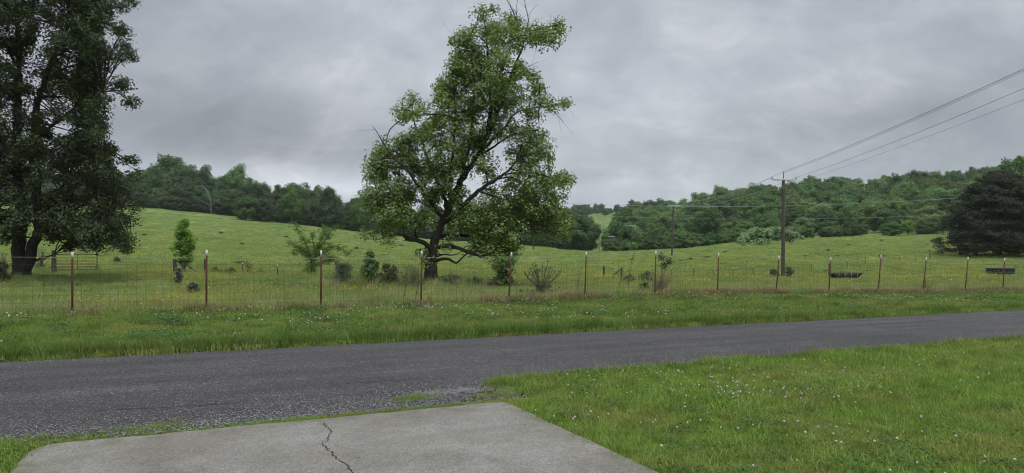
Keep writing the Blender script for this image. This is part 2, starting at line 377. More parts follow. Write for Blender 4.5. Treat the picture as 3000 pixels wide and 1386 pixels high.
# ------------------------------------------------------------------ road
RN, RF = 8.19, 12.9
def v_near(u): return 7.25+(RN-7.25)*sstep(2.5, 3.7, u)
us = np.concatenate([np.arange(-60, -8, 2.0), np.arange(-8, 40, .12), np.arange(40, 140, 3.0)])
rj = np.random.default_rng(5)
e0 = v_near(us)+np.convolve(rj.normal(size=len(us)), np.ones(5)/5, 'same')*.06
e1 = RF+np.convolve(rj.normal(size=len(us)), np.ones(7)/7, 'same')*.06
NV = 9; V = []
for k in range(NV):
    t = k/(NV-1); vv = e0+(e1-e0)*t; crown = .03*(1-(2*t-1)**2)
    x, y = us, vv
    V.append(np.stack([x, y, np.full(len(us), crown-.005)], -1))
V = np.vstack(V); n = len(us)
i = np.arange(NV-1)[:, None]*n; j = np.arange(n-1)[None, :]
Q = np.stack([i+j, i+j+1, i+n+j+1, i+n+j], -1).reshape(-1, 4)
road = link('road', mesh_data('road', V, [Q], M['road'], smooth=True)); road.rotation_euler = (0, 0, math.atan2(SA, CA)); tag(road, kind='structure')

# ------------------------------------------------------------------ driveway slab (with worn rounded edge) and its crack
DU0, DU1, DV = -1.2, 3.12, 7.0
def slab():
    r = np.random.default_rng(11)
    e = []                                  # outline from the left edge round to the right edge
    for v in np.arange(-8, DV-.15, .12): e.append((DU0+r.normal()*.012, v))
    e += [(DU0+.05, DV-.06)]
    for u in np.arange(DU0+.15, DU1-.1, .12): e.append((u, DV+r.normal()*.010))
    e += [(DU1-.03, DV-.03)]
    for v in np.arange(DV-.15, -8, -.12): e.append((DU1+r.normal()*.010, v))
    e = np.array(e); n = len(e); c = np.array([(DU0+DU1)/2, 0])
    inn = e.copy(); d = np.zeros_like(e)
    d[:, 0] = np.where(np.abs(e[:, 0]-DU0) < .12, 1, np.where(np.abs(e[:, 0]-DU1) < .12, -1, 0)); d[:, 1] = np.where(e[:, 1] > DV-.1, -1, 0)
    inn = e+d*.03
    V = [np.c_[e, np.full(n, -.08)], np.c_[e, np.full(n, .012)], np.c_[inn, np.full(n, .03)]]
    V = np.vstack(V)
    k = np.arange(n-1)
    Q = np.vstack([np.c_[k, k+n, k+n+1, k+1], np.c_[k+n, k+2*n, k+2*n+1, k+n+1]])
    import bmesh
    bm = bmesh.new(); vs = [bm.verts.new(p) for p in V]
    for q in Q: bm.faces.new([vs[a] for a in q])
    bm.faces.new([vs[2*n+a] for a in range(n)])
    bmesh.ops.recalc_face_normals(bm, faces=bm.faces)
    me = bpy.data.meshes.new('driveway'); bm.to_mesh(me); bm.free(); me.materials.append(M['concrete'])
    o = link('driveway', me); o.rotation_euler = (0, 0, math.atan2(SA, CA)); tag(o, kind='structure'); return o
drive = slab()
def crack_strip(pts, w, z=.034, seed=1, name='crack'):
    r = np.random.default_rng(seed); P = np.array(pts, float)
    t = np.linspace(0, len(P)-1, len(P)*6); x = np.interp(t, range(len(P)), P[:, 0])+r.normal(size=len(t))*.010; y = np.interp(t, range(len(P)), P[:, 1])+r.normal(size=len(t))*.008
    ww = w*r.uniform(.35, 1.2, len(t)); ww[0] = ww[-1] = .001
    u, v = uv(x, y)
    V = np.vstack([np.c_[u-ww, v, np.full(len(t), z)], np.c_[u+ww, v, np.full(len(t), z)]]); n = len(t); k = np.arange(n-1)
    link(name, mesh_data(name, V, [np.c_[k, k+1, k+n+1, k+n]], M['crack']), drive)
def g0(px, py): Yd = (CZ-.03)*F/(py-HY); return ((px-CX)/F*Yd, Yd)
crack_strip([g0(945, 1240), g0(957, 1252), g0(972, 1262), g0(963, 1280), g0(948, 1305), g0(966, 1322), g0(985, 1342), g0(1003, 1355), g0(1016, 1362), g0(1032, 1382), g0(1050, 1400)], .0055)
crack_strip([g0(1700, 1270), g0(1660, 1275), g0(1620, 1279), g0(1570, 1288)], .003, seed=2)
crack_strip([g0(1500, 1225), g0(1450, 1232), g0(1400, 1236)], .0018, seed=4)

def road_strip(pts, w, seed):
    r = np.random.default_rng(seed); P = np.array([uv(*(g_[0], g_[1])) for g_ in pts]); t = np.linspace(0, len(P)-1, len(P)*14)
    u = np.interp(t, range(len(P)), P[:, 0]); v = np.interp(t, range(len(P)), P[:, 1])+r.normal(size=len(t))*.006; ww = w*r.uniform(.3, 1.2, len(t)); ww[0] = ww[-1] = .001
    z = .03*(1-(2*np.clip((v-v_near(u))/(RF-v_near(u)), 0, 1)-1)**2)-.001; n = len(t); k = np.arange(n-1)
    V = np.vstack([np.c_[u, v-ww, z], np.c_[u, v+ww, z]]); link('crack', mesh_data('crack', V, [np.c_[k, k+1, k+n+1, k+n]], M['tar']), road)
M['tar'] = solid('tar', (.02, .019, .019), (.045, .043, .042), 20, .9)
road_strip([g0(1010, 1122), g0(1200, 1108), g0(1330, 1096)], .010, 1); road_strip([g0(250, 1200), g0(500, 1188), g0(700, 1176)], .012, 2); road_strip([g0(2450, 952), g0(2650, 944), g0(2850, 930)], .016, 3); road_strip([g0(1850, 1003), g0(2050, 995)], .010, 4)
# ------------------------------------------------------------------ camera, sun, sky
cam = bpy.data.cameras.new('camera'); cam.sensor_width = 36; cam.lens = 36*F/3000; cam.clip_end = 4000; cam.clip_start = .05
cam.shift_y = (HY-693)/3000
co = bpy.data.objects.new('camera', cam); COL.objects.link(co); co.location = (0, 0, CZ); co.rotation_euler = (math.pi/2, 0, 0); sc.camera = co
SUN_EL, SUN_AZ = math.radians(58), math.radians(150)      # azimuth clockwise from +Y
sun = bpy.data.lights.new('sun', 'SUN'); sun.energy = 1.2; sun.angle = math.radians(30); sun.color = (1, .96, .9)
so = bpy.data.objects.new('sun', sun); COL.objects.link(so)
d = Vector((math.sin(SUN_AZ)*math.cos(SUN_EL), math.cos(SUN_AZ)*math.cos(SUN_EL), math.sin(SUN_EL)))
so.rotation_euler = d.to_track_quat('Z', 'Y').to_euler(); so.location = (0, -20, 60)

w = bpy.data.worlds.new('World'); sc.world = w; w.use_nodes = True; nt = w.node_tree; nd, lk = nt.nodes, nt.links; nd.clear()
out = nd.new('ShaderNodeOutputWorld'); bg = nd.new('ShaderNodeBackground'); bg.inputs[1].default_value = .1; lk.new(bg.outputs[0], out.inputs[0])
sky = nd.new('ShaderNodeTexSky'); sky.sky_type = 'NISHITA'; sky.sun_disc = False; sky.sun_elevation = SUN_EL; sky.sun_rotation = SUN_AZ
tc = nd.new('ShaderNodeTexCoord'); sx = nd.new('ShaderNodeSeparateXYZ'); lk.new(tc.outputs['Generated'], sx.inputs[0])
zx, zy, zz = sx.outputs
zc = math_n(nd, lk, 'MAXIMUM', zz, 0.0)
den = math_n(nd, lk, 'ADD', zc, .62)
cb = nd.new('ShaderNodeCombineXYZ'); lk.new(math_n(nd, lk, 'DIVIDE', zx, den), cb.inputs[0]); lk.new(math_n(nd, lk, 'DIVIDE', zy, den), cb.inputs[1])
mp = nd.new('ShaderNodeMapping'); mp.inputs['Rotation'].default_value = (0, 0, .35); mp.inputs['Scale'].default_value = (3.2, 3.8, 1); mp.inputs['Location'].default_value = (.7, .2, 0); lk.new(cb.outputs[0], mp.inputs[0])
nA = noise(nd, lk, mp.outputs[0], .6, 5, .5, .4); nB = noise(nd, lk, mp.outputs[0], 2.0, 8, .55, .7)
mp2 = nd.new('ShaderNodeMapping'); mp2.inputs['Rotation'].default_value = (0, 0, -.6); mp2.inputs['Scale'].default_value = (6.5, 13.0, 1); lk.new(cb.outputs[0], mp2.inputs[0])
nC = noise(nd, lk, mp2.outputs[0], 1.0, 8, .62, 1.1)
cl = math_n(nd, lk, 'ADD', math_n(nd, lk, 'MULTIPLY', nA, .5), math_n(nd, lk, 'ADD', math_n(nd, lk, 'MULTIPLY', nB, .32), math_n(nd, lk, 'MULTIPLY', nC, .18)))
cr = ramp(nd, [(.34, (.33, .362, .41)), (.45, (.405, .44, .49)), (.53, (.49, .52, .565)), (.63, (.68, .70, .735))]); lk.new(cl, cr.inputs[0])
azn = math_n(nd, lk, 'ARCTAN2', zx, zy); eln = math_n(nd, lk, 'ARCSINE', zz)
def lobe(px, py, sa, se, amp):
    a0 = math.atan((px-CX)/F); e0_ = math.atan((HY-py)/F*math.cos(a0))
    a = math_n(nd, lk, 'DIVIDE', math_n(nd, lk, 'SUBTRACT', azn, a0), sa); e = math_n(nd, lk, 'DIVIDE', math_n(nd, lk, 'SUBTRACT', eln, e0_), se)
    q = math_n(nd, lk, 'ADD', math_n(nd, lk, 'MULTIPLY', a, a), math_n(nd, lk, 'MULTIPLY', e, e))
    return math_n(nd, lk, 'MULTIPLY', math_n(nd, lk, 'EXPONENT', math_n(nd, lk, 'MULTIPLY', q, -1.0)), amp)
s_ = 1.0
tot = math_n(nd, lk, 'ADD', 1.0, lobe(660, 380, .24, .05, -.34))
for a in [(900, 470, .12, .022, -.12), (1020, 545, .16, .028, .42), (450, 500, .14, .018, .12), (1250, 120, .18, .10, .12), (2450, 350, .28, .04, -.22), (1850, 320, .22, .06, .2),
          (1300, 20, .3, .06, .1), (2000, 560, .4, .035, .14), (3000, 560, .25, .05, -.22), (2300, 40, .3, .06, .1), (300, 100, .3, .08, -.08)]:
    tot = math_n(nd, lk, 'ADD', tot, lobe(*a))
up = nd.new('ShaderNodeMapRange'); up.interpolation_type = 'SMOOTHSTEP'; lk.new(zz, up.inputs[0]); up.inputs[1].default_value = .34; up.inputs[2].default_value = .95; up.inputs[3].default_value = 10.0; up.inputs[4].default_value = 33.0
gain = math_n(nd, lk, 'MULTIPLY', tot, up.outputs[0])
vm = nd.new('ShaderNodeVectorMath'); vm.operation = 'SCALE'; lk.new(cr.outputs[0], vm.inputs[0]); lk.new(gain, vm.inputs['Scale'])
lk.new(mixc(nd, lk, sky.outputs[0], vm.outputs[0], .95), bg.inputs[0])

# ------------------------------------------------------------------ woven wire fence along the verge
x0, y0 = xy(PU[6], V_F)
fence = empty('wire_fence', (x0, y0, zf(PU[6])), 'long woven wire fence on rusty steel posts with white tips beside the mown verge', 'fence')
fo = np.array(fence.location)
def tpost(P0, P1, rx, w=.048):
    """T section post between two points (local), studded, with a white tip; returns (post, tip) builders"""
    P0, P1 = np.array(P0), np.array(P1); d = (P1-P0); L = np.linalg.norm(d); d /= L
    a = np.array([math.cos(rx), math.sin(rx), 0]); a -= d*a.dot(d); a /= np.linalg.norm(a); b = np.cross(d, a)
    R = np.stack([a, b, d], 1)
    post, tip = MB(), MB()
    tl = min(.17, L*.14)
    def seg(mb, s0, s1, g):
        c = P0+d*(s0+s1)/2
        mb.box(c, (w*g, .006*g+.002*(g > 1), s1-s0), R=R); mb.box(c+b*.017, (.006*g, .03*g, s1-s0), R=R)
    seg(post, 0, L-tl, 1.0); seg(tip, L-tl, L, 1.12)
    s = .1
    while s < L-tl: post.box(P0+d*s-b*.006, (.018, .009, .012), R=R); s += .055
    return post, tip
road_ang = math.atan2(SA, CA)
POST_TOPS = []
for k in range(len(PU)):
    Yd = PY_[k]; b = np.array([PX_[k], Yd, zf(PU[k])]); h = (BASY[k]-TOPY[k])/F*Yd
    t = b+np.array([(TOPX[k]-BASX[k])/F*Yd, 0, h]); POST_TOPS.append(h)
    p, tp = tpost(b-fo-np.array([0, 0, .05]), t-fo, road_ang)
    o = p.build('post', M['rust'], fence); tp.build('white_tip', M['white_paint'], o)
# one more post each way so that the wire runs on past the frame
def fpt(u, h):
    x, y = xy(u, V_F); return np.array([x, y, float(zf(u))+h])-fo
for u in (PU[0]-2.9, PU[-1]+2.9):
    p, tp = tpost(fpt(u, -.05), fpt(u, 1.5), road_ang); o = p.build('post', M['rust'], fence); tp.build('white_tip', M['white_paint'], o)
wm = MB(); U0, U1 = PU[0]-6, PU[-1]+8
uu = np.arange(U0, U1, .5)
rw = np.random.default_rng(21)
HS = [.08, .2, .34, .5, .68, .87, 1.07, 1.24]
for h in HS:
    sag = np.cumsum(rw.normal(size=len(uu)))*.004; sag -= np.linspace(sag[0], sag[-1], len(uu))
    wm.tube([fpt(u, h+s)+np.array([0, -.02, 0]) for u, s in zip(uu, sag)], 0.0034 if h > 1.1 else .0024, 3, False)
u = U0
while u < U1:
    j = rw.normal(size=4)*.006
    wm.tube([fpt(u+j[0], HS[0]), fpt(u+j[1], .5), fpt(u+j[2], .9), fpt(u+j[3], HS[-1])]+np.array([0, -.02, 0]), .0026, 3, False); u += .2
wm.build('wire_mesh', M['wire'], fence)
st = MB(); st.tube([fpt(u, 1.42+.012*math.sin(u*1.1)) for u in uu], .0042, 3, False); st.build('top_strand', M['strand'], fence)

# ------------------------------------------------------------------ big trees
def resample(P, R, step):
    P = np.array(P, float); R = np.array(R, float)
    s = np.concatenate([[0], np.cumsum(np.linalg.norm(np.diff(P, axis=0), axis=1))]); n = max(3, int(s[-1]/step)+1)
    # smooth interpolation (Catmull-Rom through the joints)
    t = np.linspace(0, s[-1], n); out = np.zeros((n, 3))
    k = np.clip(np.searchsorted(s, t, side='right')-1, 0, len(P)-2); f = (t-s[k])/(s[k+1]-s[k]+1e-9)
    Pm = P[np.maximum(k-1, 0)]; Pa = P[k]; Pb = P[k+1]; Pn = P[np.minimum(k+2, len(P)-1)]; f = f[:, None]
    out = .5*((2*Pa)+(-Pm+Pb)*f+(2*Pm-5*Pa+4*Pb-Pn)*f**2+(-Pm+3*Pa-3*Pb+Pn)*f**3)
    return out, np.interp(t, s, R)
def tree_from_survey(root, base, limbs, blobs, Yd, leafmat, barkmat, seed, bunch_r=.33, per=36, leaf=.19, leafw=.115, dens=6.0, spread=1.25, bare=(), depth_fn=None, flat=.85, thick=1.0):
    """limbs: list of (list of (px,py,depth m), r0, r1); blobs: (px,py,r px[,density])"""
    r = np.random.default_rng(seed); s = Yd/F; bx, by = base
    O = np.array(root.location)
    loc = lambda px, py, dz: np.array([(px-CX)/F*(Yd+dz), Yd+dz, CZ-(py-HY)/F*(Yd+dz)])-O
    tr = MB(); SK = []; SR = []
    for pts, r0, r1 in limbs:
        P = [loc(*p) for p in pts]; P, R = resample(P, np.linspace(r0*thick, r1*thick, len(P)), .22)
        P[1:] += r.normal(size=P[1:].shape)*np.minimum(.03, R[1:, None]*.25)
        tr.tube(P, R, 10 if r0 > .15 else 7); SK.append(P); SR.append(R)
    SKA = np.vstack(SK); SRA = np.concatenate(SR)
    C = []; OUT = []
    for bl in blobs:
        px, py, rp = bl[:3]; dn = bl[3] if len(bl) > 3 else 1.0
        rad = rp*s; area = math.pi*rad*rad
        for side in (-1, 1):
            cd = side*abs(r.normal())*spread*.8
            c = loc(px, py, cd)
            dd = np.linalg.norm(SKA-c-np.array([0, 0, -.3*rad]), axis=1)+ (SKA[:, 2] > c[2]+.6)*1.2
            k = int(np.argmin(dd)); a = SKA[k]
            m = (a+c)/2+np.array([0, 0, .12*np.linalg.norm(c-a)])+r.normal(size=3)*.12
            P, R = resample([a, m, c], [min(SRA[k]*.6, .05), .03, .014], .25); tr.tube(P, R, 5)
            n = max(2, int(area*dens*dn*.5+.5))
            p, d_ = insphere(n, r, .42); p *= np.array([rad, max(rad, .75), rad]); q = c+p
            C.append(q); OUT.append(d_)
            for e in q:
                kk = int(np.argmin(np.linalg.norm(P-e, axis=1)+(P[:, 2] > e[2])*.4)); a2 = P[kk]
                m2 = (a2+e)/2+r.normal(size=3)*.07
                tr.tube([a2, m2, e], [.014, .009, .005], 3, False)
    for pts, r0 in bare:                               # leafless twigs against the sky
        P = [loc(*p) for p in pts]; P, R = resample(P, np.linspace(r0, r0*.3, len(P)), .2); tr.tube(P, R, 4, False)
        for k in range(1, len(P)-1):
            if r.random() < .75:
                dv = (P[k]-P[k-1]); dv = dv/np.linalg.norm(dv)+r.normal(size=3)*.6; L = r.uniform(.25, .6)
                tr.tube([P[k], P[k]+dv*L*.5, P[k]+dv*L+r.normal(size=3)*.05], [R[k]*.6, R[k]*.4, .004], 3, False)
    tr.build('trunk', barkmat, root, smooth=True)
    C = np.vstack(C); OUT = np.vstack(OUT)
    lv = MB(); bunches(lv, C, bunch_r*r.uniform(.7, 1.25, len(C)), per, leaf, leafw, r, flat=flat, outw=OUT)
    lv.build('crown', leafmat, root)
    return len(C)*per

HB = (1262, 832); HYD = 35.0
gp = gpt(HB[0], HYD); hero = empty('broad_tree', gp, 'tall leafy tree with thick dark trunk and ragged crown standing alone behind the fence', 'tree')
HB = (1262, HY-(gp[2]-CZ)/HYD*F)
limbs = [
 ([(1260,842,0),(1263,800,0),(1265,765,0),(1274,707,0),(1292,660,.05),(1314,614,.1),(1343,543,.15),(1379,486,.1),(1407,443,0),(1429,386,-.1),(1439,321,-.1),(1437,250,-.1),(1430,179,0),(1424,110,.1)], .33, .045),
 ([(1236,845,-.1),(1250,815,-.05),(1262,780,0)], .12, .26),
 ([(1290,845,.05),(1277,815,0),(1268,780,0)], .10, .26),
 ([(1407,443,0),(1440,375,.3),(1479,279,.4),(1507,193,.4),(1530,140,.3),(1540,95,.3)], .13, .03),
 ([(1430,386,0),(1450,330,-.4),(1452,270,-.5),(1470,190,-.6),(1480,110,-.6)], .10, .025),
 ([(1300,650,0),(1336,629,-.3),(1371,586,-.7),(1421,546,-1.0),(1461,521,-1.2),(1507,480,-1.3),(1530,420,-1.2)], .17, .04),
 ([(1414,440,0),(1450,400,.5),(1479,371,.8),(1514,329,1.0),(1579,314,1.2),(1625,310,1.3)], .10, .015),
 ([(1400,455,0),(1440,435,-.6),(1490,400,-1.0),(1540,385,-1.3),(1580,380,-1.5)], .08, .015),
 ([(1310,622,.1),(1295,560,.5),(1264,500,.8),(1236,414,1.0),(1215,360,1.0),(1208,320,1.0)], .13, .02),
 ([(1300,640,0),(1260,590,-.6),(1225,545,-1.0),(1193,500,-1.3),(1150,460,-1.5),(1130,430,-1.6)], .13, .02),
 ([(1295,660,.1),(1240,640,.9),(1190,610,1.5),(1150,590,1.9),(1110,585,2.1)], .11, .02),
 ([(1320,600,.1),(1320,520,-.5),(1330,430,-.8),(1335,340,-.9),(1330,260,-.9),(1325,200,-.8)], .12, .02),
 ([(1345,540,.1),(1370,450,.7),(1385,350,.9),(1390,250,.9),(1385,160,.8),(1375,110,.7)], .11, .02),
 ([(1272,738,-.05),(1250,718,-.3),(1229,704,-.5),(1208,701,-.6),(1188,700,-.7)], .15, .13),
 ([(1222,702,-.5),(1214,680,-.5),(1221,655,-.4),(1205,640,-.3),(1180,625,-.3)], .09, .02),
 ([(1206,698,-.6),(1180,688,-.9),(1140,690,-1.1),(1095,705,-1.2)], .06, .012),
 ([(1274,722,.05),(1305,722,-.4),(1336,725,-.8),(1371,739,-1.1),(1407,750,-1.3),(1436,743,-1.4),(1455,728,-1.4),(1465,700,-1.4)], .15, .03),
 ([(1276,764,0),(1300,757,-.4),(1321,761,-.7),(1336,772,-.8),(1364,746,-1.0),(1390,728,-1.1)], .11, .03),
 ([(1272,756,0),(1300,745,.5),(1330,748,.8),(1350,738,.9)], .06, .02),
 ([(1258,768,-.2),(1246,780,-.25),(1247,760,-.3),(1256,742,-.2)], .06, .05),
 ([(1285,690,.1),(1340,690,.8),(1400,692,1.2),(1460,685,1.4),(1495,672,1.5),(1540,637,1.6),(1570,618,1.6),(1610,600,1.7)], .12, .02),
 ([(1500,670,1.5),(1505,600,1.4),(1512,540,1.3)], .05, .02),
 ([(1540,640,1.6),(1545,590,1.5),(1590,560,1.4),(1640,545,1.4)], .04, .012),
]
blobs = [(1430,28,26,.7),(1412,55,26,.7),(1465,110,48),(1440,95,36),(1370,105,34),(1345,120,30),(1390,165,50),(1490,75,36,.8),(1520,110,34),(1590,85,36,.9),(1625,100,26,.8),(1640,72,14,.7),(1560,100,28,.7),(1600,125,18,.6),
 (1410,220,62),(1475,200,55),(1345,200,50),(1340,250,52),(1305,262,38),(1300,300,34),(1530,215,34,.8),(1480,290,66),(1405,310,70),(1335,330,60),(1565,225,12,.6),(1580,250,14,.6),(1560,270,26,.7),(1588,290,22,.7),(1545,325,38,.8),
 (1205,292,18,.6),(1175,322,18,.6),(1244,322,20,.6),(1190,335,16,.6),(1222,340,16,.5),(1178,350,10,.6),(1230,390,34),(1200,415,42),(1262,372,34),
 (1290,415,58),(1380,415,66),(1455,385,52,.8),(1525,395,44,.8),(1575,395,36,.8),(1588,440,40,.9),(1620,310,12,.5),(1655,305,9,.5),(1150,445,46),(1105,475,34),(1090,500,26),(1125,535,58),(1205,495,62),(1285,500,56),(1345,480,44),(1530,460,52),(1570,520,54),(1610,535,36),(1655,540,22,.7),(1642,520,14,.6),(1668,525,10,.6),
 (1105,595,44),(1085,580,28),(1175,580,62),(1255,580,44),(1130,640,44,.9),(1082,688,18,.6),(1120,682,24,.7),(1145,695,18,.6),(1190,640,44),(1235,650,36,.8),(1400,625,50),(1350,575,36,.7),(1450,635,60),(1520,600,54),(1580,595,56),(1628,590,34,.9),(1465,690,56),(1405,680,48),(1345,655,36,.9),(1540,650,56,.9),(1595,650,48,.9),(1640,680,26,.7),(1660,692,14,.7),(1660,655,14,.6),(1495,735,30,.8),(1430,715,36),(1460,755,22,.7),(1390,725,20,.6),(1250,765,16,.5),(1240,740,14,.5),(1310,700,26,.7),(1655,625,18,.5),(1505,545,44,.6),(1440,562,34,.5),(1480,590,36,.7),(1550,560,30,.6),(1420,500,44,.8),(1360,620,40,.8),(1300,560,44,.8)]
bare = [([(1530,140,.3),(1515,90,.3),(1510,50,.3),(1490,10,.3),(1480,-8,.3)], .03),([(1540,95,.3),(1548,60,.3),(1540,20,.3),(1535,-10,.3)], .03),([(1520,70,.3),(1512,30,.3),(1518,-6,.3)], .02),
        ([(1579,314,1.2),(1610,318,1.3),(1640,345,1.3),(1650,360,1.3)], .02),([(1600,312,1.2),(1620,290,1.3),(1640,300,1.3),(1662,310,1.3)], .02),([(1130,430,-1.6),(1112,400,-1.6),(1100,380,-1.6),(1090,368,-1.6)], .025),([(1120,425,-1.6),(1125,400,-1.6),(1135,390,-1.6)], .02),
        ([(1105,480,-1.3),(1080,488,-1.3),(1062,480,-1.3)], .018),([(1535,200,.4),(1560,190,.4),(1578,180,.4)], .016),([(1332,120,-.8),(1330,100,-.8),(1328,82,-.8)], .012)]
tree_from_survey(hero, HB, limbs, blobs, HYD, M['hero_leaf'], M['bark'], 31, thick=.84, bunch_r=.43, per=62, leaf=.128, leafw=.082, dens=11.5, bare=bare)

LB = (62, 826); LYD = 36.0
gp = gpt(LB[0], LYD); dark = empty('shade_tree', gp, 'huge dark tree with forked trunk leaning over the old field gate', 'tree')
LB = (62, HY-(gp[2]-CZ)/LYD*F)
limbs = [
 ([(58,845,0),(62,800,0),(58,760,0),(52,715,-.1),(58,667,-.1),(60,596,-.1),(52,500,-.1),(48,420,-.1),(52,282,0),(55,141,0),(50,40,0),(40,-80,0),(30,-220,0)], .48, .07),
 ([(30,845,0),(48,805,0),(56,770,0)], .2, .36),
 ([(60,840,.1),(72,800,.1),(86,765,.1),(95,720,.1),(112,674,.2),(108,560,.2),(102,406,.3),(106,318,.3),(131,240,.4),(152,176,.4),(184,106,.4),(200,40,.4),(210,-60,.4)], .40, .05),
 ([(95,735,.1),(110,700,-.3),(150,655,-.8),(200,620,-1.2),(260,600,-1.5),(330,600,-1.7)], .17, .03),
 ([(108,640,.2),(170,560,.9),(230,500,1.3),(300,470,1.5)], .12, .03),
 ([(104,420,.3),(160,360,-.4),(230,310,-.7),(300,270,-.9)], .1, .02),
 ([(131,240,.4),(190,200,.9),(260,180,1.2),(330,150,1.2)], .09, .02),
 ([(160,165,.4),(220,130,-.2),(270,60,-.4),(340,20,-.4),(395,6,-.4)], .08, .012),
 ([(49,190,0),(20,140,-.4),(-10,118,-.6),(-60,60,-.8)], .1, .03),
 ([(52,300,0),(0,260,.5),(-80,200,.9),(-160,160,1.2)], .1, .02),
 ([(54,520,0),(0,470,-.7),(-90,420,-1.2),(-190,400,-1.5)], .13, .02),
 ([(54,690,0),(10,640,.8),(-70,600,1.4),(-170,590,1.6)], .14, .02),
 ([(112,660,.2),(180,650,1.2),(260,660,1.9),(340,680,2.1)], .09, .02),
 ([(84,775,.2),(110,760,.2),(135,752,.2),(158,746,.2)], .06, .03),
]
rb = np.random.default_rng(77); blobs = []
prof = [(-380,90),(-200,230),(-60,320),(20,330),(60,345),(110,310),(170,345),(240,318),(300,345),(345,318),(400,345),(470,358),(540,374),(620,384),(680,376),(722,322)]
ppy = [p[0] for p in prof]; ppr = [p[1]-18 for p in prof]
for k in range(680):
    py = rb.uniform(-380, 715); ext = np.interp(py, ppy, ppr); px = rb.uniform(-340, ext-18)
    bottom = 720 if px > 130 else (700 if px < 40 else 660)
    if px < 60: bottom = min(bottom, 690-max(0, (60-px))*.0)
    if py > bottom-14: continue
    low = py > 420
    blobs.append((px, py, rb.uniform(20, 38), rb.uniform(.5, .8) if low else rb.uniform(.14, .4)))
for py in range(-330, 700, 20):
    e_ = np.interp(py, ppy, ppr); blobs.append((e_-30+rb.uniform(-6, 10), py, rb.uniform(18, 28), .8)); blobs.append((e_-70+rb.uniform(-12, 12), py+8, rb.uniform(20, 30), .7))
for (a, b, c) in [(385,8,14),(350,22,16),(310,25,20),(365,92,10),(345,85,12),(372,140,14),(380,160,10),(360,175,12),(352,255,18),(372,290,14),(365,245,8),(378,470,10),(385,520,14),(392,600,12),(382,560,16),(375,650,18),(375,690,16),(360,712,16),(330,705,22),(290,715,20),(250,712,16),(215,700,16),(205,722,10),(170,695,14),(8,700,16),(20,680,20),(375,725,8)]:
    blobs.append((a, b, c, .8))
bare = [([(385,8,-.4),(400,2,-.4),(412,5,-.4)], .012), ([(290,716,0),(310,735,0),(322,745,0)], .012), ([(205,722,0),(206,742,0)], .01), ([(395,715,0),(402,735,0)], .01)]
tree_from_survey(dark, LB, limbs, blobs, LYD, M['dark_leaf'], M['bark'], 32, thick=.82, bunch_r=.44, per=76, leaf=.14, leafw=.08, dens=9.0, spread=2.2, bare=bare)

# ------------------------------------------------------------------ cedar at the right edge
cp = gpt(2930, 95); cedar = empty('cedar_tree', cp, 'dark spreading evergreen with branches down to the grass beyond the black tank', 'tree')
rc = np.random.default_rng(41); s = 95/F
tr = MB(); C = []; 
for (dx, lean, h) in [(0, 0, 10.2), (-3.2, -1.2, 7.5), (2.2, .8, 9.5), (4.3, 1.2, 8.2), (-5.2, -1.6, 5)]:
    P, R = resample([(dx, 0, -.2), (dx+lean*.3, 0, h*.3), (dx+lean*.8, 0, h*.7), (dx+lean, 0, h)], [.22, .17, .1, .03], .6); tr.tube(P, R, 7)
CP = [(0,7),(1.2,9.0),(2.5,9.2),(4,8.8),(6,7.8),(8,6.3),(9.6,4.4),(10.8,2.0),(11.3,.5)]
for k in range(1700):
    h = rc.uniform(.45, 11.1); hw = np.interp(h, [a for a, b in CP], [b for a, b in CP]); a = rc.uniform(0, 6.283); hw *= .82+.13*math.sin(h*4.3+a*2)+.14*math.sin(a*5+h*1.7); q = rc.uniform(.55, 1.0) if k % 9 else rc.uniform(1.0, 1.13)
    if q > .78 and math.sin(a*6+h*1.3)+math.sin(h*2.9-a*3) > .75: q *= .72
    c = np.array([math.cos(a)*hw*q, math.sin(a)*hw*q*.7, h-.25*q]); C.append(c)
    if k % 3 == 0:
        a0 = np.array([rc.choice([0, -2, 2.4])*.8, 0, h+.1]); tr.tube([a0, (a0+c)/2+[0, 0, .25], c], [.05, .035, .015], 4, False)
tr.build('trunk', M['bark'], cedar, smooth=True)
lv = MB(); bunches(lv, np.array(C), rc.uniform(.4, .85, len(C)), 90, .26, .075, rc, flat=.55, up=.3, droop=.3); lv.build('crown', M['cedar_leaf'], cedar)

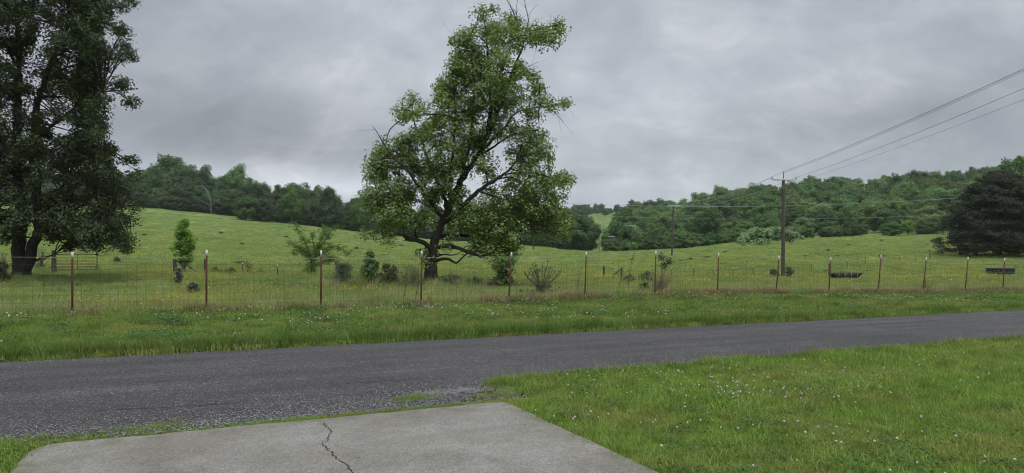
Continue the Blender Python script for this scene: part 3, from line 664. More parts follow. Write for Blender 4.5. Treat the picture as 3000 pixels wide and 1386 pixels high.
# ------------------------------------------------------------------ forest trees
def proto_tree(seed, kind):
    r = np.random.default_rng(seed); H = 12.0
    if kind == 'round': c, ra = .56, (.34, .34, .42); npf = 62
    elif kind == 'tall': c, ra = .55, (.25, .25, .45); npf = 58
    elif kind == 'wide': c, ra = .55, (.42, .42, .43); npf = 74
    elif kind == 'low': c, ra = .45, (.44, .44, .5); npf = 84
    elif kind == 'cone': c, ra = .5, (.26, .26, .5); npf = 70
    tr = MB(); cw = MB()
    P, R = resample([(0, 0, -.3), (r.normal()*.15, r.normal()*.15, H*.3), (r.normal()*.4, r.normal()*.4, H*.62), (r.normal()*.4, r.normal()*.4, H*.9)], [.24, .19, .11, .03], .8); tr.tube(P, R, 6)
    d = r.normal(size=(npf*2, 3)); d /= np.linalg.norm(d, axis=1)[:, None]; d = d[(d[:, 2] > -.8)][:npf]
    # a lumpy crown: a few large lobes pull the puffs outward
    lob = r.normal(size=(6, 3)); lob /= np.linalg.norm(lob, axis=1)[:, None]
    bulge = 1+.2*np.max(np.clip((d@lob.T-.6)/.4, 0, 1), axis=1)-.14*r.random(len(d))
    q = r.uniform(.62, 1.0, len(d))*bulge
    C = d*q[:, None]*np.array(ra)*H
    if kind == 'cone':
        z = r.uniform(-.45, .5, len(d)); a = r.uniform(0, 6.283, len(d)); w = (0.52-z)*.34*r.uniform(.5, 1.05, len(d)); C = np.stack([np.cos(a)*w*H, np.sin(a)*w*H, z*H], -1)
    C[:, 2] += c*H
    C = C[C[:, 2] > (.03 if kind == 'low' else .1)*H]
    for k in range(0, len(C), 4):
        j = int(np.clip(len(P)*C[k][2]/H*.7, 1, len(P)-1)); tr.tube([P[j], (P[j]+C[k])/2+[0, 0, .3], C[k]], [R[j]*.5, .05, .02], 4, False)
    out = C-np.array([0, 0, c*H]); out /= np.linalg.norm(out, axis=1)[:, None]+1e-9
    bunches(cw, C, r.uniform(.085, .135, len(C))*H, 150, .44, .34, r, flat=.95, up=.22, outw=out, shell=True)
    inner = C*np.array([.6, .6, .8])+[0, 0, .08*H]; bunches(cw, inner, .13*H, 22, .9, .7, r, up=.1, shell=True)
    # fine sprigs that break the outline
    p2 = C+out*r.uniform(.4, 1.3, (len(C), 1)); bunches(cw, p2, .5, 10, .36, .22, r, up=.2, shell=True)
    return tr.mesh('trunk', M['bark_grey']), cw.mesh('crown', M['wood_leaf'])
PROTO = {}
for kk, n in (('round', 4), ('tall', 3), ('wide', 3), ('low', 3), ('cone', 2)):
    PROTO[kk] = [proto_tree(100+len(PROTO)*10+i, kk) for i in range(n)]
TREE_N = [0]
rt = np.random.default_rng(55)
def forest_tree(px, Yd, h, kind, tint, label, group, name='woodland_tree', wide=1.0):
    x = (px-CX)/F*Yd; z = gz(x, Yd)
    root = empty(name, (x, Yd, z-.15), label, 'tree', group, rz=rt.uniform(0, 6.28)); s = h/12.0
    root.scale = (s*wide, s*wide, s)
    tm, cm = PROTO[kind][rt.integers(len(PROTO[kind]))]
    link('trunk', tm, root); c = link('crown', cm, root); c.color = (*tint, 1); TREE_N[0] += 1
    return root
TX = [-300,0,300,420,500,530,600,640,690,720,760,830,880,940,1000,1060,1150,1300,1500,1640,1660,1700,1740,1790,1830,1870,1900,1950,2000,2070,2130,2180,2220,2260,2350,2440,2500,2560,2620,2700,2760,2850,2930,2960,3000,3100]
TYP = [470,480,490,485,466,464,490,497,492,492,520,530,524,545,555,565,575,590,595,592,600,592,596,592,600,572,560,550,547,540,537,550,532,522,514,507,512,517,509,497,492,487,482,468,445,440]
def topline(px): return float(np.interp(px, TX, TYP))
def tint(dark=1.0, warm=0.0, blue=0.0):
    v = dark*rt.choice([.62, .8, .95, 1.05, 1.2, 1.4])*rt.uniform(.92, 1.08); warm += rt.choice([-.08, 0, 0, .12]); return (v*(1+warm+rt.normal()*.08), v*(1+rt.normal()*.04), v*(1+blue+rt.normal()*.08))
def base_py(px, Yd): p = gpt(px, Yd); return HY-(p[2]-CZ)/Yd*F
def row(px0, px1, Yd, step, frac, dark, label, group, kinds, warm=0.0, jit=.5, hmin=4.0, hmax=22.0, Yf=None):
    px = px0
    while px < px1:
        p = px+rt.normal()*jit*step*.5; Y1 = (Yf(p) if Yf else Yd)+rt.uniform(-5, 5)
        b = base_py(p, Y1); t = topline(p)+rt.uniform(-4, 14)
        h = np.clip((b-t)*frac*rt.uniform(.82, 1.06)/F*Y1, hmin, hmax)
        forest_tree(p, Y1, float(h), kinds[rt.integers(len(kinds))], tint(dark, warm), label, group, wide=rt.uniform(.9, 1.25)); px += step*rt.uniform(.75, 1.25)
def lw(px): return float(np.interp(px, [-200, 400, 700, 760, 1080, 1300, 1500], [252, 252, 246, 232, 240, 215, 200]))
G1 = 'trees of the dark wood above the left pasture'
row(-120, 1480, 0, 46, .62, .55, 'dark leafy tree at the front edge of the wood above the sloping pasture', G1, ['low', 'low', 'round'], Yf=lambda p: lw(p)+6)
row(-120, 1480, 0, 50, .84, .52, 'dark leafy tree in the middle rows of the wood above the sloping pasture', G1, ['round', 'tall', 'wide'], Yf=lambda p: lw(p)+17)
row(-120, 1500, 0, 50, 1.0, .62, 'tall tree on the skyline of the wood above the sloping pasture', G1, ['round', 'tall', 'wide'], Yf=lambda p: lw(p)+32)
G2 = 'trees of the wooded hill behind the utility poles'
LBL = ['leafy tree at the foot of the wooded hill behind the utility poles', 'leafy tree on the lower slope of the wooded hill', 'leafy tree halfway up the wooded hill behind the utility poles', 'leafy tree on the upper slope of the wooded hill', 'leafy tree on the skyline of the wooded hill']
def hillrow(Y0, frac, step, dark, lab, px0=1800, px1=3100, kinds=('round', 'wide', 'low'), warm=0.05, hmax=16.0):
    row(px0, px1, Y0, step, frac, dark, LBL[lab], G2, list(kinds), warm=warm, hmax=hmax)
hillrow(184, .46, 66, .95, 0, 1815, 3080, ('low', 'low', 'wide'), hmax=9)
hillrow(205, .6, 70, 1.0, 1, 1815, 3090, ('round', 'low', 'wide'), hmax=11)
hillrow(232, .75, 70, 1.0, 1, 1830, 3100, hmax=12)
hillrow(262, .9, 68, .95, 2, 1850, 3100, hmax=13)
hillrow(292, .97, 64, .92, 2, 1870, 3100, hmax=14)
hillrow(322, .99, 58, .9, 3, 1890, 3100, hmax=14)
hillrow(350, 1.0, 50, .88, 4, 1860, 3110, ('round', 'round', 'tall'), hmax=16)
G3 = 'trees round the mown gap in the valley'
row(1480, 1690, 215, 42, .95, .55, 'dark leafy tree left of the grassy gap below the far ridge', G3, ['round', 'low'], hmax=12)
row(1560, 1705, 290, 34, .95, .6, 'leafy tree in the valley left of the grassy gap', G3, ['round', 'wide'], hmax=13)
row(1440, 1712, 420, 26, .98, .65, 'leafy tree on the slope left of the far grassy gap', G3, ['round', 'tall'], hmax=18)
row(1815, 1900, 330, 26, .9, .7, 'leafy tree right of the grassy gap in the valley', G3, ['round', 'wide'], hmax=13)
row(1818, 1960, 480, 24, .98, .68, 'leafy tree on the ridge right of the grassy gap', G3, ['round', 'wide'], hmax=18)
row(1580, 1860, 735, 15, .95, .62, 'small far tree on the hazy ridge closing the valley', G3, ['round', 'wide', 'tall'], hmax=16)
# distinct trees, each with a label of its own
def single(px, Yd, toppy, kind, tn, label, wide=1.0, name='woodland_tree'):
    h = (base_py(px, Yd)-toppy)/F*Yd; return forest_tree(px, Yd, float(h), kind, tn, label, None, name, wide)
single(690, 262, 486, 'tall', (1.15, 1.2, 1.15), 'pale slender crown rising above the dark wood on the left skyline', .8)
single(505, 268, 462, 'wide', (.66, .72, .66), 'highest broad dark crown on the left wood skyline')
single(722, 222, 572, 'low', (.62, .68, .5), 'rounded bush-like tree jutting out from the left wood into the pasture', 1.05)
single(765, 226, 578, 'low', (.42, .46, .42), 'very dark round tree standing out from the left wood edge', 1.1)
single(855, 232, 556, 'tall', (.85, .95, .6), 'brighter green slim tree at the left wood edge', 1.0)
single(962, 236, 560, 'cone', (.33, .37, .36), 'blackish layered evergreen in the left wood edge', 1.2, 'evergreen_tree')
single(1055, 236, 585, 'round', (.75, .85, .55), 'lighter tree ending the left wood beside the lone tall tree')
single(1700, 185, 632, 'low', (.5, .55, .45), 'big dark rounded tree just left of the grassy gap', 1.25)
single(1815, 178, 645, 'low', (.6, .7, .5), 'dark leafy tree just right of the grassy gap', 1.0)
single(1852, 172, 706, 'wide', (1.35, 1.4, .7), 'small yellow-green tree low at the wood edge right of the gap', 1.3)
single(1830, 260, 612, 'tall', (.78, .88, .65), 'tall pyramidal tree rising behind the gap on its right', 1.1)
single(1995, 172, 668, 'low', (1.1, 1.15, .75), 'rounded bright green tree behind the second utility pole', 1.15)
single(2075, 176, 612, 'round', (.52, .6, .42), 'tall dark tree between the two nearest utility poles', .95)
single(2350, 176, 660, 'low', (1.1, 1.2, .7), 'bright green low-branched tree right of the nearest utility pole', 1.2)
single(2660, 172, 640, 'wide', (1.4, 1.45, .7), 'yellow-green layered tree at the wood edge left of the evergreen', .9)
single(1773, 690, 608, 'round', (.7, .8, .75), 'round far tree standing alone on the grassy gap', 1.2)
single(2990, 150, 470, 'wide', (.62, .72, .55), 'tall dark tree rising behind the spreading evergreen at the hill', .8)
for k in range(44):                                      # scrub that closes the foot of the woods
    px = rt.uniform(1790, 2720); forest_tree(px, 172+rt.uniform(-3, 5), rt.uniform(2.2, 4.0), 'low', tint(.85), 'low leafy scrub bush along the foot of the wooded hill', 'scrub bushes along the wooded hill', 'scrub_bush', wide=rt.uniform(1.2, 1.8))
for k in range(60):
    px = rt.uniform(200, 1500); forest_tree(px, lw(px)+rt.uniform(-1, 4), rt.uniform(3, 6), 'low', tint(.42), 'low dark scrub bush along the edge of the left wood', 'scrub bushes along the left wood', 'scrub_bush', wide=rt.uniform(1.2, 1.7))
for k in range(30):
    px = rt.uniform(1380, 1715); forest_tree(px, rt.uniform(196, 212), rt.uniform(3, 5.5), 'low', tint(.5), 'low dark scrub bush below the trees left of the grassy gap', 'scrub bushes left of the gap', 'scrub_bush', wide=rt.uniform(1.2, 1.7))
# bare dead tree at the left wood
gp = gpt(633, 246); dt = empty('dead_tree', gp, 'bare grey dead tree against the dark left wood', 'tree'); rd = np.random.default_rng(9); mb = MB(); s = 246/F
def dl(pts, r0, r1, m=mb):
    P, R = resample([((a-633)*s, .0, (611-b)*s) for a, b in pts], np.linspace(r0, r1, len(pts)), .7); P[:, 1] += np.linspace(0, rd.uniform(-2, .5), len(P)); m.tube(P, R, 5)
    for k in range(2, len(P)):
        if rd.random() < .5: m.tube([P[k], P[k]+rd.normal(size=3)*[.8, .4, .5]+[0, 0, .7]], [R[k]*.5, .02], 3, False)
dl([(633,612),(632,585),(628,560),(618,540),(605,532),(585,530)], .22, .05); dl([(630,572),(622,550),(612,535),(600,520),(590,515)], .15, .04); dl([(632,590),(615,578),(598,570),(580,562)], .12, .04); dl([(634,585),(650,560),(652,540),(648,520)], .14, .04); dl([(634,582),(655,580),(668,585)], .1, .04)
for p in mb.V: p[:, 1] -= 4.0
mb.build('trunk', M['dead_wood'], dt)

# ------------------------------------------------------------------ shrubs and small trees
def shrub(name, label, px, Yd, wpx, hpx, leafmat, per=26, n=60, leaf=.1, leafw=.06, seed=0, stemmat='twig', shape='dome', stems=8, flat=.9, cat='shrub', group=None, sink=.02):
    r = np.random.default_rng(1000+seed); b = gpt(px, Yd); root = empty(name, b-np.array([0, 0, sink]), label, cat, group); s = Yd/F; W = wpx*s/2; H = hpx*s
    C = []
    for k in range(n):
        a = r.uniform(0, 6.283); t = r.random()**.6; z = r.uniform(.06, 1)
        if shape == 'dome': w = W*math.sqrt(max(0, 1-(z*.97)**2))
        elif shape == 'column': w = W*max(.06, 1-abs(z-.45)*1.45)*(.75+.25*math.sin(z*13+a)); z = .14+.86*z
        elif shape == 'vase': w = W*(.15+.85*z)*(1 if z < .8 else (1-(z-.8)*2.5))
        elif shape == 'mound': w = W*math.sqrt(max(0, 1-z**2)); 
        C.append((math.cos(a)*w*t, math.sin(a)*w*t*.9, z*H))
    C = np.array(C); st = MB()
    for k in range(stems):
        e = C[r.integers(len(C))]; st.tube([(r.normal()*.05*W, r.normal()*.05*W, -.05), e*np.array([.45, .45, .55])+r.normal(size=3)*.03, e], [.012+.006*H, .009, .004], 4, False)
    for e in C[::2]: st.tube([e*np.array([.6, .6, .6]), (e*.85)+r.normal(size=3)*.03, e], [.006, .005, .003], 3, False)
    st.build('stem', M[stemmat], root)
    lv = MB(); bunches(lv, C, max(.09, .17*min(W, H)+.05)*r.uniform(.7, 1.3, len(C)), per, leaf, leafw, r, flat=flat); lv.build('foliage', M[leafmat], root)
    return root
# lime sapling
shrub('sapling_tree', 'bright lime green young tree growing beside the old leaning posts', 540, 49, 96, 158, 'lime_leaf', 46, 150, .15, .075, 1, shape='column', cat='tree')
# feathery v-shaped young tree
b = gpt(915, 37); sm = empty('locust_tree', b, 'small feathery tree with forked trunk and arching branches beyond the third post', 'tree'); r = np.random.default_rng(12); s = 37/F; tr = MB(); C = []; by0 = HY-(b[2]-CZ)/37*F
for pts in [[(914,826),(914,790),(912,760),(900,720),(885,690),(865,655)],[(914,790),(922,750),(935,715),(948,680),(955,660)],[(913,765),(900,745),(875,725),(845,705)],[(920,755),(945,735),(975,720),(1000,728),(1020,742)],[(930,730),(955,705),(975,672),(995,662)],[(915,780),(935,770),(965,762),(990,775)],[(905,740),(880,735),(860,740)],[(912,775),(900,790),(892,795)],[(945,735),(960,750),(985,755)],[(925,740),(915,700),(918,680)]]:
    dz = r.uniform(-.5, .5); P, R = resample([((a-915)*s, dz*i/len(pts), (by0-c)*s) for i, (a, c) in enumerate(pts)], np.linspace(.05 if pts[0][1] > 800 else .025, .006, len(pts)), .08); tr.tube(P, R, 5)
    for q in P[5 if pts[0][1] > 800 else 1:]:
        for _ in range(3): C.append(q+r.normal(size=3)*[.12, .14, .09]-[0, 0, .03])
tr.build('trunk', M['bark'], sm, smooth=True); lv = MB(); bunches(lv, np.array(C), 0.15, 17, .085, .03, r, flat=.6, up=.4, droop=.5); lv.build('crown', M['mid_leaf'], sm)
shrub('grey_bush', 'rounded grey-green bush behind the fence right of the small feathery tree', 1005, 33, 82, 58, 'grey_leaf', 44, 110, .06, .02, 2)
shrub('leafy_bush', 'yellow-green leafy bush with tall top shoot among grey bushes', 1086, 33, 66, 96, 'mid_leaf', 30, 110, .1, .055, 3, shape='column')
shrub('rose_bush', 'dark thorny bush with pale blossom tips left of the tall tree', 1138, 33, 66, 58, 'olive_leaf', 28, 80, .07, .04, 4, stems=16)
shrub('grey_bush', 'thin grey bush touching the left side of the tall tree trunk', 1202, 32, 84, 58, 'grey_leaf', 22, 70, .06, .02, 5, stems=20)
shrub('weed_clump', 'low grey-green weed patch right of the tall tree trunk', 1322, 33, 96, 26, 'grey_leaf', 24, 60, .07, .025, 6, shape='mound', cat='weeds')
shrub('weed_clump', 'low weed patch between the tall tree and the brush pile', 1390, 33, 60, 22, 'grey_leaf', 20, 40, .07, .025, 7, shape='mound', cat='weeds')
shrub('dark_bush', 'dark low bush left of the dry brush at the seventh post', 1893, 46, 60, 38, 'olive_leaf', 24, 60, .1, .05, 8)
shrub('dark_bush', 'dark spreading bush by the old brace post', 1842, 50, 46, 22, 'olive_leaf', 20, 40, .1, .05, 81)
shrub('pole_bush', 'brown-green upright bush just right of the nearest utility pole', 2312, 59, 34, 36, 'olive_leaf', 22, 50, .12, .05, 9, shape='vase')
shrub('pole_bush', 'small green bush just left of the nearest utility pole', 2266, 58, 34, 24, 'olive_leaf', 22, 40, .12, .05, 10)
shrub('thin_bush', 'sparse half-bare bush near the second fence post', 729, 46, 36, 52, 'grey_leaf', 6, 40, .07, .03, 11, shape='vase', stems=26)
for k, (px, Yd, wp, hp) in enumerate([(632, 47, 40, 22), (678, 47, 52, 24), (760, 46, 46, 16)]):
    shrub('weed_clump', ['leafy weed clump right of the second post and old wood post', 'wide leafy weed clump between the two slim far posts', 'flat weed clump right of the sparse bush'][k], px, Yd, wp, hp, 'olive_leaf', 22, 34, .1, .04, 20+k, shape='mound', cat='weeds')
shrub('weed_tuft', 'dark round thistle tuft on the open slope right of the gate', 343, 60, 24, 17, 'olive_leaf', 24, 30, .13, .05, 24, cat='weeds')
shrub('ragged_weed', 'tall spiky weed stalk below the lime sapling', 523, 30, 26, 46, 'grey_leaf', 22, 34, .12, .03, 25, shape='column', cat='weeds')
shrub('ragged_weed', 'bushy broad-leaved weed left of the second post', 566, 25, 40, 34, 'olive_leaf', 24, 40, .1, .04, 26, cat='weeds')
shrub('broad_weed', 'broad-leaved green weed at the fence foot left of the seventh post', 1886, 26.5, 36, 30, 'mid_leaf', 12, 22, .14, .06, 27, cat='weeds')
# pale mound of vines in front of the hill
b = gpt(2255, 158); root = empty('vine_mound', b, 'long pale green vine-covered mound at the foot of the wooded hill', 'bush'); r = np.random.default_rng(88); s = 158/F; C = []
for k in range(800):
    q = r.uniform(-1, 1); t = r.random(); hmax = 36*s*(1-abs(q)**3.2)*(1+.12*math.sin(q*9)); C.append((q*90*s, r.normal()*1.2, hmax*(t**.5)))
lv = MB(); bunches(lv, np.array(C), .6, 34, .42, .32, r, up=.6, shell=True); lv.build('foliage', M['pale_leaf'], root); st = MB()
for k in range(12): st.tube([(r.uniform(-5, 5), 0, -.2), (r.uniform(-6, 6), 0, 1.2)], [.04, .02], 4)
st.build('stem', M['twig'], root)
shrub('vine_clump', 'grey-green low clump below the pale vine mound left of the pole', 2235, 138, 90, 17, 'pale_leaf', 30, 50, .3, .2, 31, shape='mound')
shrub('vine_clump', 'small low clump right of the nearest pole below the wood', 2312, 138, 30, 12, 'olive_leaf', 24, 24, .25, .14, 32, shape='mound')
# field weed tufts scattered over the slopes
rf = np.random.default_rng(91)
def tuft_mesh(seed):
    r = np.random.default_rng(seed); lv = MB(); a = r.uniform(0, 6.28, 14); C = np.stack([np.cos(a)*.3*r.random(14), np.sin(a)*.3*r.random(14), r.uniform(.05, .4, 14)], -1); bunches(lv, C, .16, 16, .15, .05, r); return lv.mesh('weed_tuft', M['olive_leaf'])
TM = [tuft_mesh(600+k) for k in range(3)]; cnt = 0
while cnt < 64:
    left = cnt < 36; px = rf.uniform(300, 1650) if left else rf.uniform(1800, 2740); Yd = rf.uniform(58, 205) if left else rf.uniform(62, 150)
    if left and Yd > lw(px)-12: continue
    x = (px-CX)/F*Yd; o = link('weed_tuft', TM[cnt % 3], None, (x, Yd, gz(x, Yd)-.03)); o.rotation_euler = (0, 0, rf.uniform(0, 6.28)); s = rf.uniform(.6, 1.3); o.scale = (s*1.5, s*1.5, s*.6)
    tag(o, 'dark low weed tuft dotted on the sloping pasture below the left wood' if left else 'dark low weed tuft dotted on the pasture below the wooded hill', 'weeds', 'weed tufts dotted over the pasture'); cnt += 1

# thistle behind the fence
def thistle():
    b = gpt(1587, 24.6); root = empty('thistle', b, 'tall branching grey-green thistle between the fifth and sixth posts', 'plant'); r = np.random.default_rng(14); st, lv, hd = MB(), MB(), MB(); s = 24.6/F
    for k in range(20):
        a = r.uniform(-1, 1); H = (112-38*abs(a))*s*r.uniform(.75, 1.05); tx = a*58*s; ty = r.uniform(-.35, .35)
        P, R = resample([(r.normal()*.05, r.normal()*.05, 0), (tx*.35, ty*.5, H*.45), (tx*.8, ty, H*.8), (tx, ty, H)], [.012, .010, .007, .005], .06); st.tube(P, R, 5)
        for q in P[2:]:
            n = 4; lv.leaves(q+r.normal(size=(n, 3))*.025, r.normal(size=(n, 3))+[0, 0, .5], .07*r.uniform(.6, 1.3, n), .018, r)
        for e in [P[-1]]+[P[-1-j]+r.normal(size=3)*.08+[0, 0, .05] for j in (3, 5)]:
            hd.tube([e+[0, 0, z] for z in (-.02, -.01, .005, .02)], [.006, .019, .02, .007], 6)
    for k in range(90):
        c = np.array([r.normal()*.3, r.normal()*.3, abs(r.normal())*.12+.03]); lv.leaves(c+r.normal(size=(4, 3))*.04, r.normal(size=(4, 3))+[0, 0, .8], .17, .04, r)
    st.build('stem', M['twig'], root); lv.build('foliage', M['grey_leaf'], root); hd.build('flower_head', M['grey_leaf'], root)
thistle()
# dry brush with a live shoot at the seventh post
b = gpt(1930, 25.2); root = empty('dry_brush', b, 'tangle of dry tan stems at the seventh post with one green shoot', 'plant'); r = np.random.default_rng(15); st = MB(); s = 25.2/F
for k in range(110):
    a = r.normal()*.38; L = r.uniform(.3, 1.15); e = np.array([a*L*1.0+.12*L, r.normal()*.2, L]); st.tube([(r.normal()*.13, r.normal()*.1, -.02), e*.5+r.normal(size=3)*.05, e+r.normal(size=3)*.05], [.007, .005, .002], 3, False)
st.build('stem', M['dry_stem'], root); lv = MB(); sh = MB()
for (a0, a1, h) in [(.25, .36, 1.25), (.1, .2, 1.12), (.2, .12, 1.4)]:
    sh.tube([(0, 0, 0), (a0*.6, .05, h*.5), (a1, .05, h)], [.012, .009, .005], 5); bunches(lv, np.array([(a1, .05, h), (a1-.05, 0, h-.1), (a1+.06, .1, h-.08)]), .12, 22, .12, .045, r, droop=.3)
sh.build('shoot', M['twig'], root); lv.build('foliage', M['olive_leaf'], root)
b = gpt(2710, 31.5); root = empty('dry_brush', b, 'small reddish bare shrub at the foot of the twelfth post', 'plant'); st = MB()
for k in range(16):
    a = r.uniform(-1, 1); L = r.uniform(.3, .75); st.tube([(r.normal()*.04, 0, -.02), (a*.2*L, r.normal()*.05, .35*L), (a*L*.8, r.normal()*.1, L*(1-.4*abs(a)))], [.02, .014, .006], 4, False)
st.build('stem', M['rust'], root)
# tall single weed stalks by the fence
for k, (px, Yd, H, lab) in enumerate([(1180, 21, .62, 'thin dead weed stalk left of the fourth post'), (1216, 21.4, .6, 'dark slanting weed stalk touching the fourth post'), (1812, 26, .7, 'slanting dry weed stalk between the sixth and seventh posts'), (1838, 27, 1.5, 'tall thin bare weed stem by the brace post'), (1690, 25, .95, 'thin pale weed stem left of the sixth post')]):
    b = gpt(px, Yd); root = empty('weed_stalk', b, lab, 'plant'); st = MB(); P, R = resample([(0, 0, -.02), (.06*H, 0, H*.5), (.16*H, 0, H)], [.009, .006, .003], .08); st.tube(P, R, 4, False)
    for q in P[3:]:
        st.tube([q, q+np.array([r.normal()*.08, r.normal()*.08, .07])], [.004, .002], 3, False)
    st.build('stem', M['twig'], root); lv = MB(); bunches(lv, P[4:], .05, 5, .06, .02, r); lv.build('foliage', M['olive_leaf'], root)
# brush pile
b = gpt(1466, 32.5); root = empty('brush_pile', b, 'heap of cut brown branches right of the tall tree', 'brush pile'); r = np.random.default_rng(16); st = MB(); s = 32.5/F
for k in range(260):
    c = np.array([r.normal()*.38, r.normal()*.3, 0]); c[2] = abs(r.normal())*.25*(1-min(1, abs(c[0])))+.03; a = r.uniform(0, 3.14); L = r.uniform(.2, .75); dv = np.array([math.cos(a), math.sin(a)*.6, r.normal()*.3])*L/2
    st.tube([c-dv, c+r.normal(size=3)*.04, c+dv], [.010, .009, .004], 4, False)
st.build('branch', M['twig'], root); lg = MB()
for (c, dv, rr_) in [((-.75, -.3, .09), (.45, .05, .05), .06), ((-.5, -.4, .07), (.35, -.05, .02), .05), ((-.2, -.4, .14), (.4, .1, -.04), .04)]:
    c, dv = np.array(c), np.array(dv); lg.tube([c-dv, c, c+dv], rr_, 7)
lg.build('log', M['old_wood'], root)
shrub('brush_shrub', 'green leafy shrub growing up over the brush pile', 1478, 32, 92, 88, 'mid_leaf', 34, 90, .13, .07, 33, shape='vase')

# ------------------------------------------------------------------ old fence posts, gate, inner fence
def wpost(name, label, px, Yd, h, w=.16, lean=(0, 0), cat='post', mat='old_wood', extra=None):
    b = gpt(px, Yd); root = empty(name, b, label, cat); mb = MB(); r = np.random.default_rng(int(px))
    P = [(0, 0, -.15), (lean[0]*.4, lean[1]*.4, h*.4), (lean[0], lean[1], h)]; P, R = resample(P, [w/2*1.1, w/2, w/2*.92], .15); mb.tube(P, R*r.uniform(.92, 1.08, len(R)), 8); mb.build('post', M[mat], root, smooth=False)
    if extra:
        for nm, pts, rad in extra:
            m2 = MB(); m2.tube(pts, rad, 6); m2.build(nm, M[mat], root)
    return root
wpost('gate_post', 'thick weathered wooden post holding the rusty gate', 158, 52, 1.62, .32, extra=[('brace', [(-.1, 0, 1.3), (-.8, .1, .95), (-1.5, .1, .8)], .06)])
wpost('wooden_post', 'dark leaning wooden post under the lime sapling', 513, 48.5, 1.12, .26, (-.03, 0))
wpost('wooden_post', 'short broken wooden post with a fallen rail under the lime sapling', 536, 48.5, .82, .22, (.05, 0), extra=[('rail', [(.1, 0, .75), (.6, .1, .35), (1.1, .1, .02)], .06), ('rail', [(-.45, .05, .9), (.3, .05, .72)], .05)])
wpost('wooden_post', 'dark wooden post partly behind the second steel post', 601, 48, .95, .18)
wpost('wooden_post', 'short weathered post standing alone left of the brace post', 1769, 54, .88, .16)
wpost('brace_post', 'weathered post with a slanting brace beside the dark bushes', 1821, 58, .72, .16, extra=[('brace', [(-.05, 0, .6), (-.4, 0, .3), (-.75, 0, .05)], .06)])
wpost('wooden_post', 'grey square post behind the tenth steel post', 2431, 64, 1.2, .22)
def slim(px, Yd, h, label):
    b = gpt(px, Yd); root = empty('steel_post', b, label, 'post'); p, t = tpost((0, 0, -.05), (0, 0, h), .2, .06); o = p.build('post', M['old_wood'], root); t.build('white_tip', M['white_paint'], o)
slim(711, 46, .92, 'slim dark steel post beside the sparse bush'); slim(813, 41, .85, 'slim steel post with a dry twig left of the feathery tree')
# inner pasture fence
pts = [(1966,62),(2031,60),(2091,60),(2147,61),(2206,62),(2377,68),(2482,72),(2536,75),(2584,78),(2635,82),(2683,86)]
b = gpt(2206, 62); inner = empty('pasture_fence', b, 'far line of small steel posts with thin wire crossing the right pasture', 'fence'); fo2 = np.array(b); tops = []
for px, Yd in pts:
    q = gpt(px, Yd)-fo2; h = .95; p, t = tpost(q-[0, 0, .05], q+np.array([.02, 0, h]), .2, .055); o = p.build('post', M['old_wood'], inner); t.build('white_tip', M['white_paint'], o); tops.append(q+np.array([.01, 0, h*.85]))
mb = MB()
for dz in (0, -.3, -.55):
    mb.tube(np.array(tops)+[0, 0, dz], .006, 3, False)
mb.build('wire', M['wire'], inner)
wpost('corner_post', 'thin brown post with a small crosspiece beside the evergreen', 2726, 90, 1.15, .1, (-.12, 0), extra=[('crosspiece', [(-.25, 0, 1.16), (.08, 0, 1.12)], .04)])
# gate
b = gpt(224, 53); root = empty('field_gate', b, 'rusty tubular field gate between the shade tree and open pasture', 'gate', rz=.05); s = 53/F; W = 117*s; mb = MB()
fr = MB(); z0, z1 = .12, 1.3; c = .12
fr.tube(resample([(-W/2, 0, z0), (-W/2, 0, z1-c), (-W/2+c, 0, z1), (W/2-c, 0, z1), (W/2, 0, z1-c), (W/2, 0, z0)], [.028]*6, .06)[0], .036, 6); fr.build('gate_frame', M['gate'], root)
for z in (.14, .36, .58, .8, 1.05):
    m2 = MB(); m2.tube([(-W/2, 0, z), (W/2, 0, z)], .032, 6); m2.build('rail', M['gate'], root)
m2 = MB(); m2.tube([(.1, -.03, .12), (.1, -.03, 1.3)], .018, 5); m2.build('upright', M['gate'], root)
# brush behind the shade tree
shrub('bare_thicket', 'grey bare-stemmed thicket between the shade tree and the gate post', 122, 54, 70, 58, 'grey_leaf', 5, 60, .07, .03, 41, 'twig', 'dome', 70)
shrub('bare_thicket', 'brown bare-stemmed thicket at the left of the shade tree', 10, 52, 70, 60, 'grey_leaf', 5, 60, .07, .03, 42, 'twig', 'dome', 70)
shrub('leafy_bush', 'leafy green bush growing low beside the shade tree trunk', 0, 33, 60, 60, 'olive_leaf', 26, 50, .1, .05, 43)

# ------------------------------------------------------------------ trough, tank, mud
b = gpt(2476, 61.5); root = empty('feed_trough', b, 'long low black feed trough with pale ribs in the right pasture', 'trough', rz=.28); s = 61.5/F; L = 3.05
mb = MB(); prof = [(-.36, .62), (-.30, .30), (-.18, .2), (.18, .2), (.30, .30), (.36, .62)]; prof2 = [(y*.86, z+.04 if k not in (0, 5) else z) for k, (y, z) in enumerate(prof)]
xs = np.array([-L/2, -L/2+.25, -L/2+.3, 0, L/2-.3, L/2-.25, L/2]); sc_ = [.35, .9, 1, 1, 1, .9, .35]
ring = []
for x, k in zip(xs, sc_): ring.append([(x, y, .62-(.62-z)*k) for y, z in prof]+[(x, y, .62-(.58-(z-.04) if False else (.62-z))*k) for y, z in prof2[::-1]])
ring = np.array(ring); n, m_ = ring.shape[:2]; Q = []
for a in range(n-1):
    for c in range(m_): Q.append((a*m_+c, a*m_+(c+1) % m_, (a+1)*m_+(c+1) % m_, (a+1)*m_+c))
mb.add(ring.reshape(-1, 3), Q); mb.build('basin', M['rubber'], root)
for x in (-.95, -.3, .35, 1.0):
    m2 = MB(); m2.tube([(x, y*1.03, z-.01) for y, z in [(-.365, .61), (-.31, .29), (-.18, .185), (.18, .185), (.31, .29), (.365, .61)]], .028, 5); m2.build('rib', M['trough_rib'], root)
